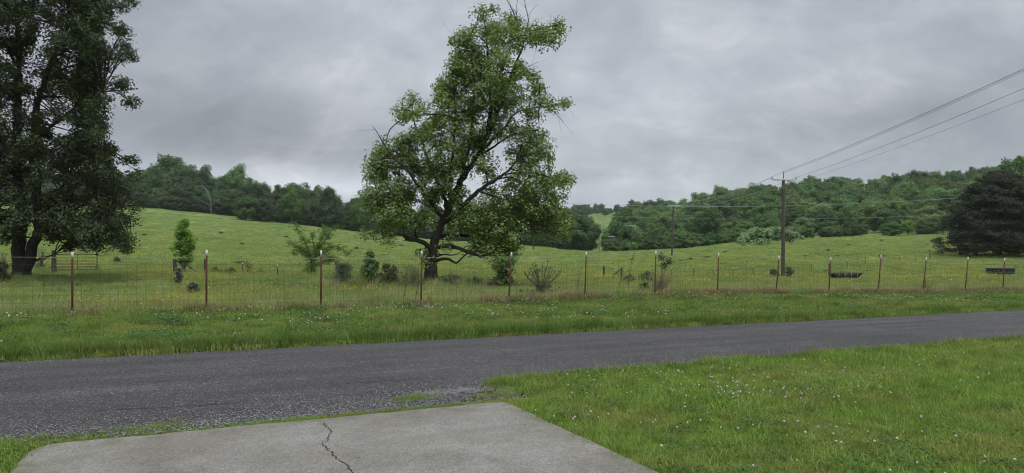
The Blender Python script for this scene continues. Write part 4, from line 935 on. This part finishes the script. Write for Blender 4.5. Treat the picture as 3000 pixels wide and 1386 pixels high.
for x in (-1.0, -.35, .4, 1.05):
    m2 = MB(); m2.box((x, 0, .08), (.07, .4, .26)); m2.build('leg', M['rubber'], root)
b = gpt(2931, 69); root = empty('stock_tank', b, 'round black stock tank on the grass in front of the evergreen', 'tank'); mb = MB()
def lathe(mb, pr, n=40):
    th = np.arange(n)*2*math.pi/n; V = np.array([(r_*math.cos(t), r_*math.sin(t), z) for r_, z in pr for t in th]); Q = []
    for a in range(len(pr)-1):
        for c in range(n): Q.append((a*n+c, a*n+(c+1) % n, (a+1)*n+(c+1) % n, (a+1)*n+c))
    mb.add(V, Q)
lathe(mb, [(0.01, .05), (1.12, .05), (1.13, 0), (1.16, .18), (1.18, .2), (1.15, .22), (1.19, .4), (1.21, .42), (1.18, .44), (1.2, .58)]); mb.build('basin', M['rubber'], root, smooth=True)
m2 = MB(); lathe(m2, [(1.2, .58), (1.26, .585), (1.27, .61), (1.24, .635), (1.18, .63), (1.14, .6), (1.1, .1), (.01, .1)]); m2.build('rim', M['rubber'], root, smooth=True)
# muddy strip beside the trough
r = np.random.default_rng(5); P = []; nb = 40; th = np.arange(nb)*2*math.pi/nb
base = gpt(2580, 61); Pm = []
for rad in (0, .35, .7, 1.0):
    for t in th:
        k = rad*(1+.18*math.sin(3*t+1)+.12*math.sin(7*t)); x = base[0]+math.cos(t)*4.6*k; y = base[1]+math.sin(t)*1.3*k+math.cos(t)*.8; Pm.append((x, y, gz(x, y)+.05*(1-rad)+.02))
Q = [(a*nb+c, a*nb+(c+1) % nb, (a+1)*nb+(c+1) % nb, (a+1)*nb+c) for a in range(3) for c in range(nb)]
tag(link('mud_patch', mesh_data('mud_patch', Pm, [Q], M['mud'], smooth=True)), kind='structure')

# ------------------------------------------------------------------ utility poles and lines
def upole(px, Yd, toppy, armpy, label, basepy=None, armw=2.2, lean=0.0, brace=True, rot=0.06):
    b = gpt(px, Yd); H = CZ-(toppy-HY)/F*Yd-b[2]; root = empty('utility_pole', b, label, 'utility pole', rz=rot); mb = MB()
    P, R = resample([(0, 0, -.5), (lean*.5, 0, H*.5), (lean*.93, 0, H-.7)], [.17, .145, .12], 1.0); mb.tube(P, R, 10); mb.build('pole', M['pole_wood'], root, smooth=True)
    m2 = MB(); m2.tube([(lean*.93, -.02, H-.75), (lean, -.02, H-.35), (lean, -.02, H)], [.05, .045, .04], 6); m2.build('pole_pin', M['ceramic'], root)
    z = CZ-(armpy-HY)/F*Yd-b[2]
    m2 = MB(); m2.box((lean*.9, -.18, z), (armw, .1, .13)); a = m2.build('crossarm', M['galv'], root)
    if brace:
        for sx in (-1, 1):
            m3 = MB(); m3.tube([(lean*.9+sx*.06, -.15, z-.75), (lean*.9+sx*.62, -.2, z-.05)], .022, 4); m3.build('brace', M['galv'], root)
        for sx in (-.95, .95):
            m3 = MB(); m3.tube([(lean*.9+sx*armw/2, -.18, z+.06), (lean*.9+sx*armw/2, -.18, z+.12), (lean*.9+sx*armw/2, -.18, z+.2)], [.03, .06, .035], 6); m3.build('insulator', M['ceramic'], root)
    return b+np.array([lean, 0, H]), b+np.array([lean*.9, -.18, z+.2]), armw
T1 = upole(2294, 60, 503, 527, 'nearest tall wooden utility pole with grey crossarm standing in the right pasture', lean=.03)
T2 = upole(1968, 118, 590, 604, 'second wooden utility pole with pale crossarm in front of the wooded hill', lean=.3)
T3 = upole(1850, 166, 654, 662, 'utility pole with white crossarm lost against the trees right of the gap', brace=False)
T4 = upole(1790, 172, 686, 693, 'small utility pole with pale crossarm at the edge of the grassy gap', armw=1.7, brace=False)
T5 = upole(1755, 225, 684, 692, 'thin far utility pole standing in the grassy gap', armw=1.8, brace=False)
T6 = upole(1769, 420, 646, 652, 'tiny distant utility pole on the left side of the grassy gap', armw=2.2, brace=False)
T7 = upole(1787, 560, 650, 656, 'tiny farthest utility pole on the slope beyond the gap', armw=2.2, brace=False)
def lightpole(px, Yd, toppy, label, wdt):
    b = gpt(px, Yd); H = CZ-(toppy-HY)/F*Yd-b[2]; root = empty('utility_pole', b, label, 'utility pole'); mb = MB(); mb.tube([(0, 0, -.4), (0, 0, H)], [.14, .1], 8); mb.build('pole', M['pole_wood'], root)
    m2 = MB(); m2.box((0, -.12, H-.1), (wdt, .1, .12)); m2.build('crossarm', M['galv'], root)
lightpole(2317, 160, 667, 'short pole with white crossbar above the pale vine mound', 1.05)
b = gpt(1563, 150); H = CZ-(588-HY)/F*150-b[2]; root = empty('utility_pole', b, 'pale weathered pole seen through the right side of the tall tree', 'utility pole'); mb = MB(); mb.tube([(0, 0, .0), (0, 0, .7)], .17, 8); mb.build('pole_base', M['old_wood'], root); mb = MB(); mb.tube([(0, 0, .7), (0, 0, H)], [.16, .11], 8); mb.build('pole', M['dead_wood'], root)
TP = b+np.array([0, 0, H-.1])
def cable(name, a, b, sag, label, mat='cable', rad=.012, n=40):
    a, b = np.array(a, float), np.array(b, float); t = np.linspace(0, 1, n)[:, None]; P = a+(b-a)*t; P[:, 2] -= (4*t*(1-t))[:, 0]*sag
    mb = MB(); mb.tube(P-a, rad, 4, False); o = mb.build(name, M[mat], None, a); tag(o, label, 'power line'); return o
def off(px, py, Yd): return wpt(px, py, Yd)
def wend(px, py):                                  # where a line of the roadside run crosses the frame edge, carried on to the next pole
    t = (px-CX)/F; Yd = 19.26/(t-.064); return wpt(px, py, Yd)
def span(a, px, py, sag):
    e = wend(px, py); k = 58/(60-e[1]); end = a+(e-a)*k
    f = (60-e[1])/58; end[2] = a[2]+(e[2]+4*f*(1-f)*sag-a[2])/f; return end
top1, arm1, aw = T1
for st_, (px, py), sag, lab, mt, rad in [(top1, (3000, 202), .55, 'topmost power line running from the nearest pole to the upper right', 'cable', .013),
      (top1+np.array([0, -.02, -.12]), (3000, 208), .6, 'second power line close under the topmost one', 'cable', .009),
      (arm1+np.array([aw/2*.95, 0, 0]), (3000, 259), .6, 'third power line running from the right end of the nearest crossarm', 'cable', .009),
      (arm1+np.array([.1, 0, -.75]), (3000, 292), .5, 'lowest thin power line running to the upper right', 'cable', .006)]:
    cable('power_line', st_, span(st_, px, py, sag), sag, lab, mt, rad)
top2, arm2, _ = T2; top3, arm3, _ = T3
for k, (a, b_, lab) in enumerate([(top1, top2, 'upper line between the two nearest utility poles'), (arm1+[-1.0, 0, 0], arm2+[-1.0, 0, 0], 'left lower line between the two nearest utility poles'), (arm1+[1.0, 0, 0], arm2+[1.0, 0, 0], 'right lower line between the two nearest utility poles'), (top2, top3, 'upper line from the second pole down to the third')]):
    cable('power_line', a, b_, .9, lab, 'cable_pale' if k < 3 else 'cable', .015)
A0 = TP; A1 = off(2860, 577, 112); cable('power_line', A0, A1, 1.35, 'pale cable crossing low in front of the wooded hill', 'cable_pale', .024)
cable('power_line', A0-[0, 0, 2.4], A1-[0, 0, 2.7], 1.1, 'lower thin cable crossing in front of the wooded hill', 'cable_pale', .014)

# ------------------------------------------------------------------ scattered ground cover (grass, flowers, stones)
def blades(n, rad, h0, h1, w, r, lean=.5, bend=.5):
    V = []; Q = []; T = []; k = 0
    a = r.uniform(0, 6.283, n); q = rad*np.sqrt(r.random(n)); H = r.uniform(h0, h1, n)*(1-.25*q/rad)
    for i in range(n):
        bx, by = q[i]*math.cos(a[i]), q[i]*math.sin(a[i]); d = r.uniform(0, 6.283); l = abs(r.normal())*lean*H[i]; dx, dy = math.cos(d), math.sin(d)
        px, py = -dy*w/2*r.uniform(.7, 1.3), dx*w/2; f = r.uniform(0, 6.28); px, py = math.cos(f)*w/2, math.sin(f)*w/2
        m = np.array([bx+dx*l*.35, by+dy*l*.35, H[i]*.55]); e = np.array([bx+dx*l, by+dy*l, H[i]*(1-bend*min(1, l/H[i])*.5)])
        V += [(bx-px, by-py, -.01), (bx+px, by+py, -.01), (m[0]+px*.8, m[1]+py*.8, m[2]), (m[0]-px*.8, m[1]-py*.8, m[2]), tuple(e)]
        Q.append((k, k+1, k+2, k+3)); T.append((k+3, k+2, k+4)); k += 5
    return np.array(V), np.array(Q), np.array(T)
PCOL = {}
def protos(key, meshes):
    c = bpy.data.collections.new(key)
    for i, me in enumerate(meshes): c.objects.link(bpy.data.objects.new('%s_%02d' % (key, i), me))
    PCOL[key] = (c, len(meshes))
def tuft(seed, mat, n, rad, h0, h1, w, lean=.5, bend=.5, extra=None):
    r = np.random.default_rng(seed); mb = MB(); mb.add(*blades(n, rad, h0, h1, w, r, lean, bend))
    me = mb.mesh('grass_tuft', M[mat])
    return me
protos('lawn_tuft', [tuft(200+i, 'lawn_blade', 60, .13, .035, .085+.015*i, .0055, .7, .7) for i in range(4)])
protos('verge_tuft', [tuft(210+i, 'verge_blade', 46, .16, .035, .085+.015*i, .008, .8, .7) for i in range(4)])
protos('edge_tuft', [tuft(220+i, 'edge_blade', 44, .15, .12, .26+.03*i, .008, .55, .7) for i in range(4)])
protos('field_tuft', [tuft(230+i, 'field_blade', 40, .24, .07, .17+.03*i, .013, .6, .7) for i in range(4)]+[tuft(236, 'seed', 12, .2, .2, .38, .006, .3, .3)])
protos('far_tuft', [tuft(240+i, 'field_blade', 16, .42, .08, .2, .045, .7, .7) for i in range(4)])
protos('thatch_tuft', [tuft(250+i, 'straw', 80, .24, .08, .3, .009, 1.1, .9) for i in range(3)]+[tuft(255, 'edge_blade', 20, .2, .1, .3, .009)])
protos('tall_tuft', [tuft(260+i, 'seed', 22, .18, .3, .62, .005, .35, .4) for i in range(2)]+[tuft(264, 'field_blade', 26, .2, .2, .5, .010, .5, .6)])
protos('stalk_tuft', [tuft(270, 'seed', 5, .1, .18, .34, .003, .3, .3)])
def clover(seed):
    r = np.random.default_rng(seed); mb = MB(); P = np.array([(0, 0, 0), (.005, 0, .05), (.01, .004, .1)]); mb.tube(P, .0012, 3, False); st = mb.mesh('a', M['lawn_blade'])
    bm = MB(); lathe(bm, [(.001, .088), (.008, .092), (.0125, .1), (.011, .108), (.005, .114), (.001, .115)], 7)
    for v in bm.V: v += np.array([.01, .004, 0])
    V = np.vstack(mb.V+bm.V); Qs = np.vstack(mb.Q+[q+mb.n for q in bm.Q]); mi = np.r_[np.zeros(sum(len(q) for q in mb.Q)), np.ones(sum(len(q) for q in bm.Q))]
    bpy.data.meshes.remove(st); return mesh_data('clover', V, [Qs], [M['lawn_blade'], M['clover_head']], mi)
protos('clover', [clover(1)])
def cleaf(seed):
    r = np.random.default_rng(seed); mb = MB(); n = 46; a = r.uniform(0, 6.28, n); q = .15*np.sqrt(r.random(n)); P = np.stack([np.cos(a)*q, np.sin(a)*q, r.uniform(.03, .075, n)], -1); mb.leaves(P, r.normal(size=(n, 3))*.25+[0, 0, 1], .026, .022, r); return mb.mesh('clover_leaf', M['clover_leaf'])
protos('clover_leaf', [cleaf(i) for i in range(3)])
def butter(seed, n=9, rad=.22, h=(.18, .42), size=.03):
    r = np.random.default_rng(seed); st = MB(); fl = MB()
    for k in range(n):
        a = r.uniform(0, 6.28); q = rad*math.sqrt(r.random()); H = r.uniform(*h); e = np.array([math.cos(a)*q*1.2, math.sin(a)*q*1.2, H]); st.tube([(math.cos(a)*q*.6, math.sin(a)*q*.6, 0), e], .0016, 3, False); fl.leaves(np.array([e, e]), np.array([[.2, .1, 1], [.1, -.3, 1]])+r.normal(size=(2, 3))*.25, size, size*.9, r)
    V = np.vstack(st.V+fl.V); Qs = np.vstack(st.Q+[q+st.n for q in fl.Q]); mi = np.r_[np.zeros(sum(len(q) for q in st.Q)), np.ones(sum(len(q) for q in fl.Q))]
    return mesh_data('buttercup', V, [Qs], [M['field_blade'], M['butter']], mi)
protos('buttercup', [butter(i) for i in range(3)])
protos('low_buttercup', [butter(20+i, 26, .8, (.1, .2), .05) for i in range(3)])
def stone(seed):
    r = np.random.default_rng(seed); mb = MB(); lathe(mb, [(.002, 0), (.008, .001), (.010, .005), (.006, .009), (.001, .010)], 6); V = np.vstack(mb.V); V *= r.uniform(.7, 1.3, (1, 3)); V += r.normal(size=V.shape)*.0012
    return mesh_data('stone', V, [np.vstack(mb.Q)], M['stone'])
protos('stone', [stone(i) for i in range(4)])

def scatter(name, key, x, y, scale, pick=None, z=None, tilt=.12, kind='stuff', seed=0, dz=0.0):
    r = np.random.default_rng(seed+17); n = len(x); c, k = PCOL[key]
    if z is None: z = ground_z(x, y)
    P = np.stack([x, y, z+dz], -1).astype(np.float32)
    me = bpy.data.meshes.new(name); me.vertices.add(n); me.vertices.foreach_set('co', P.ravel())
    rot = np.stack([r.normal(size=n)*tilt, r.normal(size=n)*tilt, r.uniform(0, 6.283, n)], -1).astype(np.float32)
    a = me.attributes.new('rot', 'FLOAT_VECTOR', 'POINT'); a.data.foreach_set('vector', rot.ravel())
    a = me.attributes.new('scl', 'FLOAT', 'POINT'); a.data.foreach_set('value', np.asarray(scale, np.float32))
    a = me.attributes.new('pick', 'INT', 'POINT'); a.data.foreach_set('value', (r.integers(0, k, n) if pick is None else pick).astype(np.int32))
    o = link(name, me)
    ng = bpy.data.node_groups.new(name, 'GeometryNodeTree'); ng.interface.new_socket('Geometry', in_out='INPUT', socket_type='NodeSocketGeometry'); ng.interface.new_socket('Geometry', in_out='OUTPUT', socket_type='NodeSocketGeometry')
    N, L = ng.nodes, ng.links; gi = N.new('NodeGroupInput'); go = N.new('NodeGroupOutput'); ip = N.new('GeometryNodeInstanceOnPoints'); ci = N.new('GeometryNodeCollectionInfo')
    ci.inputs['Collection'].default_value = c; ci.inputs['Separate Children'].default_value = True; ci.inputs['Reset Children'].default_value = True
    def attr(nm, t):
        q = N.new('GeometryNodeInputNamedAttribute'); q.data_type = t; q.inputs[0].default_value = nm; return [s for s in q.outputs if s.enabled and s.name == 'Attribute'][0]
    er = N.new('FunctionNodeEulerToRotation'); L.new(attr('rot', 'FLOAT_VECTOR'), er.inputs[0])
    L.new(gi.outputs[0], ip.inputs['Points']); L.new(ci.outputs[0], ip.inputs['Instance']); ip.inputs['Pick Instance'].default_value = True
    L.new(attr('pick', 'INT'), ip.inputs['Instance Index']); L.new(er.outputs[0], ip.inputs['Rotation']); L.new(attr('scl', 'FLOAT'), ip.inputs['Scale']); L.new(ip.outputs[0], go.inputs[0])
    md = o.modifiers.new('scatter', 'NODES'); md.node_group = ng
    o['kind'] = kind
    return o
rs = np.random.default_rng(500)
def inview(x, y, m=1.12): return (y > 3.5) & (np.abs(x/np.maximum(y, .1)) < 1500/F*m)
def lawn_mask(u, v): return ((u > DU1+.02) & (v < v_near(u)+.02) & ((v < 7.0) | (u > 3.35+.25*(v < 7.5)))) | ((u < DU0-.02) & (v < 7.28)) 
def region(u0, u1, v0, v1, dens, ref):
    n = int((u1-u0)*(v1-v0)*dens); u = rs.uniform(u0, u1, n); v = rs.uniform(v0, v1, n); x, y = xy(u, v); k = inview(x, y) & (rs.random(n) < np.minimum(1, ref/np.hypot(x, y))); return u[k], v[k], x[k], y[k]
u, v, x, y = region(-8, 26, -6, 8.4, 190, 8.5); k = lawn_mask(u, v); x, y, u, v = x[k], y[k], u[k], v[k]
n_low = np.sin(x*2.1+y*1.3)+np.sin(x*.9-y*2.6+1)+np.sin(x*3.7+y*.6+2)
scatter('lawn_grass', 'lawn_tuft', x, y, rs.uniform(.75, 1.3, len(x))*(1+.13*n_low)*np.clip(np.hypot(x, y)/7, 1, 1.3), seed=1)
k = rs.random(len(x)) < .10*(n_low > .2)+.015; scatter('clover_leaves', 'clover_leaf', x[k], y[k], rs.uniform(.8, 1.3, k.sum()), seed=2)
# clover heads in drifts
def drift(px, py): 
    Yd = CZ*F/(py-HY); return ((px-CX)/F*Yd, Yd)
cx_, cy_ = [], []
for (px, py, n, sd) in [(2200,1170,60,.35),(2380,1140,70,.5),(2010,1160,45,.4),(1800,1120,30,.4),(2450,1110,50,.8),(2100,1260,18,.6),(2300,1330,16,.7),(2600,1350,12,.6),(1650,1250,10,.3),(2700,1060,40,1.2),(1900,1095,24,.5),(1250,1180,0,.1)]:
    a = drift(px, py); cx_.append(a[0]+rs.normal(size=n)*sd*1.4); cy_.append(a[1]+rs.normal(size=n)*sd*.8)
n = 120; u = rs.uniform(3.3, 22, n); v = rs.uniform(-3, 8, n); a, b_ = xy(u, v); cx_.append(a); cy_.append(b_)
cx_, cy_ = np.concatenate(cx_), np.concatenate(cy_); u, v = uv(cx_, cy_); k = lawn_mask(u, v) & inview(cx_, cy_) & (rs.random(len(cx_)) < .8); scatter('clover_flowers', 'clover', cx_[k], cy_[k], rs.uniform(.65, 1.0, k.sum()), seed=3)
# long grass hanging over the near road edge
n = 900; u = rs.uniform(3.3, 26, n); v = v_near(u)+rs.normal(size=n)*.10-.05; x, y = xy(u, v); k = inview(x, y); scatter('road_edge_grass', 'edge_tuft', x[k], y[k], rs.uniform(.35, .75, k.sum()), seed=4)
n = 110; u = rs.uniform(3.5, 20, n); v = v_near(u)+np.abs(rs.normal(size=n))*.18; x, y = xy(u, v); scatter('roadside_stalks', 'stalk_tuft', x, y, rs.uniform(.6, 1.15, n), seed=5)
# tufts along the slab edge, in the joint and on the apron
n = 520; u = np.r_[rs.uniform(DU0, DU1+.2, n)]; v = DV+.07+np.abs(rs.normal(size=n))*.06; x, y = xy(u, v); scatter('joint_grass', 'lawn_tuft', x, y, rs.uniform(.3, .75, n), seed=6)
n = 300; v = rs.uniform(2, DV, n); u = np.where(rs.random(n) < .85, DU1+.05, DU0-.06)+rs.normal(size=n)*.035; x, y = xy(u, v); scatter('slab_edge_grass', 'lawn_tuft', x, y, rs.uniform(.4, .8, n), seed=7)
n = 60; a = np.concatenate([rs.normal(size=(34, 2))*[.16, .05]+uv(*drift(1220, 1168)), rs.normal(size=(16, 2))*[.12, .05]+uv(*drift(1440, 1160)), rs.normal(size=(26, 2))*[.2, .06]+uv(*drift(450, 1258))]); x, y = xy(a[:, 0], a[:, 1]); scatter('apron_grass', 'lawn_tuft', x, y, rs.uniform(.3, .7, len(x)), z=np.full(len(x), .0), seed=8)
n = 260; u = rs.uniform(-6, -.2, n); v = 7.2+rs.normal(size=n)*.12+(-.2-u)*.03; x, y = xy(u, v); scatter('apron_edge_weeds', 'edge_tuft', x, y, rs.uniform(.15, .42, n), seed=9)
# loose stones
n = 3400; u = np.r_[rs.normal(size=n//2)*1.5+2.2, rs.uniform(-1.6, 3.5, n-n//2)]; v = 7.12+np.abs(rs.normal(size=n))*.42; k = (u < 3.5) & (u > -2.2); x, y = xy(u[k], v[k]); scatter('loose_gravel', 'stone', x, y, rs.uniform(.4, 1.1, k.sum()), z=np.interp(v[k], [7.0, 7.25, 8.2], [-.012, -.004, .022]), tilt=.4, seed=10)
n = 2600; a = np.concatenate([rs.normal(size=(700, 2))*[.42, .13]+uv(*drift(1350, 1148)), rs.normal(size=(350, 2))*[.5, .12]+uv(*drift(480, 1262))]); x, y = xy(a[:, 0], a[:, 1]); scatter('pale_gravel', 'stone', x, y, rs.uniform(.6, 1.25, len(x)), z=np.full(len(x), .012), tilt=.4, seed=23)
n = 1500; u = rs.uniform(-4, 22, n); v = np.where(rs.random(n) < .5, RF-.1-np.abs(rs.normal(size=n))*.15, v_near(u)+.1+np.abs(rs.normal(size=n))*.3); x, y = xy(u, v); scatter('road_grit', 'stone', x, y, rs.uniform(.3, .7, n), z=np.full(n, .008), tilt=.4, seed=11)
# worn and dead spots in the turf, broad-leaved weeds in the verge
n = 1500; u = np.r_[rs.uniform(3.4, 20, n), rs.uniform(-8, 42, 2*n)]; v = np.r_[rs.uniform(-5, 7.9, n), rs.uniform(13.6, 19.8, 2*n)]; x, y = xy(u, v); q = np.sin(x*1.9+y*.8)+np.sin(x*.7-y*2.3+2)+np.sin(x*3.3+y*1.9); k = inview(x, y) & (rs.random(len(x)) < np.clip((q-.9)*.45, .01, .6))
scatter('dead_turf', 'thatch_tuft', x[k], y[k], rs.uniform(.22, .45, k.sum()), pick=rs.integers(0, 3, k.sum()), seed=24)
k = inview(x, y) & (v > 13) & (rs.random(len(x)) < np.clip((-q-.2)*.5, .04, .8)); scatter('verge_weeds', 'clover_leaf', x[k], y[k], rs.uniform(1.2, 2.4, k.sum()), seed=25)
n = 260; u = rs.uniform(-8, 40, n); v = rs.uniform(13.5, 19.8, n); x, y = xy(u, v); scatter('verge_tall_blades', 'edge_tuft', x, y, rs.uniform(.7, 1.5, n), seed=26)
n = 240; a = rs.normal(size=(n, 2))*[.28, .1]+uv(*drift(1497, 1030)); x, y = xy(a[:, 0], a[:, 1]); scatter('road_patch_grit', 'stone', x, y, rs.uniform(.3, .6, n), z=np.full(n, .022), tilt=.4, seed=27)
# verge
u, v, x, y = region(-9, 48, RF+.14, 20.1, 75, 17); n_low = np.sin(x*1.3+y*.7)+np.sin(x*.5-y*1.9+1)
scatter('verge_grass', 'verge_tuft', x, y, rs.uniform(.7, 1.2, len(x))*(1+.12*n_low)*(1+.5*sstep(14.6, 13.4, v)), seed=12)
n = 2700; u = rs.uniform(-9, 46, n); v = RF+.26+np.abs(rs.normal(size=n))*.25; x, y = xy(u, v); k = inview(x, y) & (rs.random(n) < .75+.25*np.sin(u*1.7)+.2*np.sin(u*4.1)); scatter('verge_edge_grass', 'edge_tuft', x[k], y[k], rs.uniform(.7, 1.3, k.sum())*(1.15-.35*sstep(2, 25, u[k])), seed=13)
n = 800; u = rs.uniform(-6, 34, n); v = rs.uniform(14.2, 19.6, n); a = (np.sin(u*.9)+np.sin(u*.37+v*1.1)) > .2; x, y = xy(u[a], v[a]); scatter('verge_clover_flowers', 'clover', x, y, rs.uniform(1.0, 1.7, a.sum()), seed=14)
n = 130; u = 5.6+rs.normal(size=n)*1.1; v = 18.7+rs.normal(size=n)*.5; x, y = xy(u, v); scatter('clover_drift', 'clover', x, y, rs.uniform(.8, 1.3, n), seed=15)
# dead thatch and tall grass at the fence foot
n = 3000; u = rs.uniform(-4, 40, n); a = rs.random(n) < np.where(u > 4.5, .9, .16); u = u[a]; v = V_F-.28+rs.normal(size=len(u))*.2; m = np.sin(u*2.3)+np.sin(u*5.1+1)+np.sin(u*.8); k = rs.random(len(u)) < np.clip(.28+.34*m, .03, .9); x, y = xy(u[k], v[k]); scatter('dry_thatch', 'thatch_tuft', x, y, rs.uniform(.6, 1.5, k.sum()), seed=16)
n = 1700; u = rs.uniform(-8, 46, n); v = V_F+.25+np.abs(rs.normal(size=n))*.9; x, y = xy(u, v); k = inview(x, y); scatter('tall_fence_grass', 'tall_tuft', x[k], y[k], rs.uniform(.45, 1.0, k.sum()), seed=17)
# pasture
u, v, x, y = region(-16, 110, 20.3, 72, 16, 30); k = y < 78; x, y = x[k], y[k]
scatter('pasture_grass', 'field_tuft', x, y, rs.uniform(.7, 1.25, len(x))*np.clip(np.hypot(x, y)/40, .9, 1.15)*(1+.45*sstep(32, 22, uv(x, y)[1])), pick=np.where(rs.random(len(x)) < .1, 4, rs.integers(0, 4, len(x))), seed=18)
n = 150000; Yd = 60*np.exp(rs.random(n)*math.log(215/60)); t = rs.uniform(-.82, .82, n); x, y = Yd*t, Yd; px = CX+F*t; k = (Yd < np.interp(px, [0, 1300, 1600, 1700, 3100], [246, 205, 190, 165, 165])) & (rs.random(n) < .55); x, y = x[k], y[k]
scatter('slope_grass', 'far_tuft', x, y, rs.uniform(.7, 1.4, len(x)), seed=19)
def patchy(x, y): return np.sin(x*.31+y*.17)+np.sin(x*.13-y*.41+1)+np.sin(x*.71+y*.52+2)+.6*np.sin(x*1.7-y*1.1)
u, v, x, y = region(-12, 100, 20.6, 66, 4.2, 26); k = rs.random(len(x)) < np.clip(patchy(x, y)*.35, .03, 1); x, y = x[k], y[k]
scatter('buttercups', 'buttercup', x, y, rs.uniform(.7, 1.15, len(x))*np.clip(np.hypot(x, y)/28, 1, 1.6), seed=20)
a = [rs.normal(size=(26, 2))*[.35, .18]+uv(*gpt(512, 19.3)[:2]), rs.normal(size=(12, 2))*[.25, .15]+uv(*gpt(275, 18.4)[:2]), rs.normal(size=(30, 2))*[.5, .7]+uv(*gpt(1045, 25)[:2]), rs.normal(size=(36, 2))*[1.4, .9]+uv(*gpt(690, 34)[:2])]; a = np.concatenate(a); x, y = xy(a[:, 0], a[:, 1]); scatter('buttercup_drift', 'buttercup', x, y, rs.uniform(.8, 1.2, len(x)), seed=21)
n = 9000; Yd = rs.uniform(46, 130, n); t = np.where(rs.random(n) < .75, rs.uniform(.12, .78, n), rs.uniform(-.75, .1, n)); x, y = Yd*t, Yd; pt_ = patchy(x*.55, y*.8)+.8*np.sin(x*.9+y*.6)*np.sin(y*.5-x*.2); k = (rs.random(n) < np.clip((pt_-1.1)*.7, 0, 1)) & (np.hypot(x-47.8, y-69) > 3) & (np.hypot(x-29, y-61.5) > 3); scatter('far_buttercups', 'low_buttercup', x[k], y[k], rs.uniform(.8, 1.25, k.sum()), seed=22)
n = 420; px = np.r_[rs.uniform(940, 1500, n//2), rs.uniform(600, 900, n//4), rs.uniform(1680, 2000, n//4)]; Yd = np.r_[rs.uniform(31, 35, n//2), rs.uniform(44, 49, n//4), rs.uniform(42, 56, n//4)]; x = (px-CX)/F*Yd; y = Yd
protos('row_weed', [tuft(280, 'seed', 30, .3, .2, .6, .008, .4, .5), tuft(281, 'edge_blade', 50, .3, .15, .5, .014, .6, .7), tuft(282, 'field_blade', 50, .3, .15, .5, .012, .6, .7), tuft(283, 'seed', 24, .3, .25, .7, .007, .4, .5)])
scatter('fence_row_weeds', 'row_weed', x, y, rs.uniform(.5, 1.15, n), seed=28)
# coarse grass clumps at the fence foot
for k, (px, Yd, lab) in enumerate([(868, 18.9, 'thick dark grass clump at the fence foot right of the third post'), (571, 18.2, 'coarse long-bladed grass clump at the fence foot left of the second post'), (2478, 29, 'dark rounded grass clump at the fence foot right of the tenth post'), (2360, 28.2, 'blue-green grass clump at the fence foot between the ninth and tenth posts')]):
    r = np.random.default_rng(700+k); mb = MB(); mb.add(*blades(160, .3, .15, .5, .014, r, .8, .8)); o = mb.build('grass_clump', M['edge_blade'], None, gpt(px, Yd)); tag(o, lab, 'grass clump')

# ------------------------------------------------------------------ damp air
hz = MB(); zlo = float(Z.min())-1.0; hz.box((0, 0, (zlo+105)/2), (2700, 2700, 105-zlo)); hm = bpy.data.materials.new('damp_air'); nt, nd, lk = nodes(hm); ho = nd.new('ShaderNodeOutputMaterial'); pv = nd.new('ShaderNodeVolumePrincipled')
pv.inputs['Density'].default_value = HAZE; pv.inputs['Color'].default_value = (.86, .93, 1, 1); lk.new(pv.outputs[0], ho.inputs['Volume']); tag(hz.build('haze', hm), kind='stuff')
# ------------------------------------------------------------------ render settings
sc.render.engine = 'CYCLES'
sc.view_settings.view_transform = 'Standard'; sc.view_settings.look = 'None'; sc.view_settings.exposure = 0.0; sc.view_settings.gamma = 1.0; sc.view_settings.use_curve_mapping = False
cy = sc.cycles; cy.max_bounces = 5; cy.diffuse_bounces = 3; cy.glossy_bounces = 2; cy.transmission_bounces = 3; cy.transparent_max_bounces = 6; cy.volume_bounces = 1
cy.filter_width = 1.05; cy.use_adaptive_sampling = True; cy.adaptive_threshold = .01; cy.use_denoising = DENOISE; cy.caustics_reflective = False; cy.caustics_refractive = False
print('forest trees', TREE_N[0], 'post heights', [round(float(h), 2) for h in POST_TOPS])
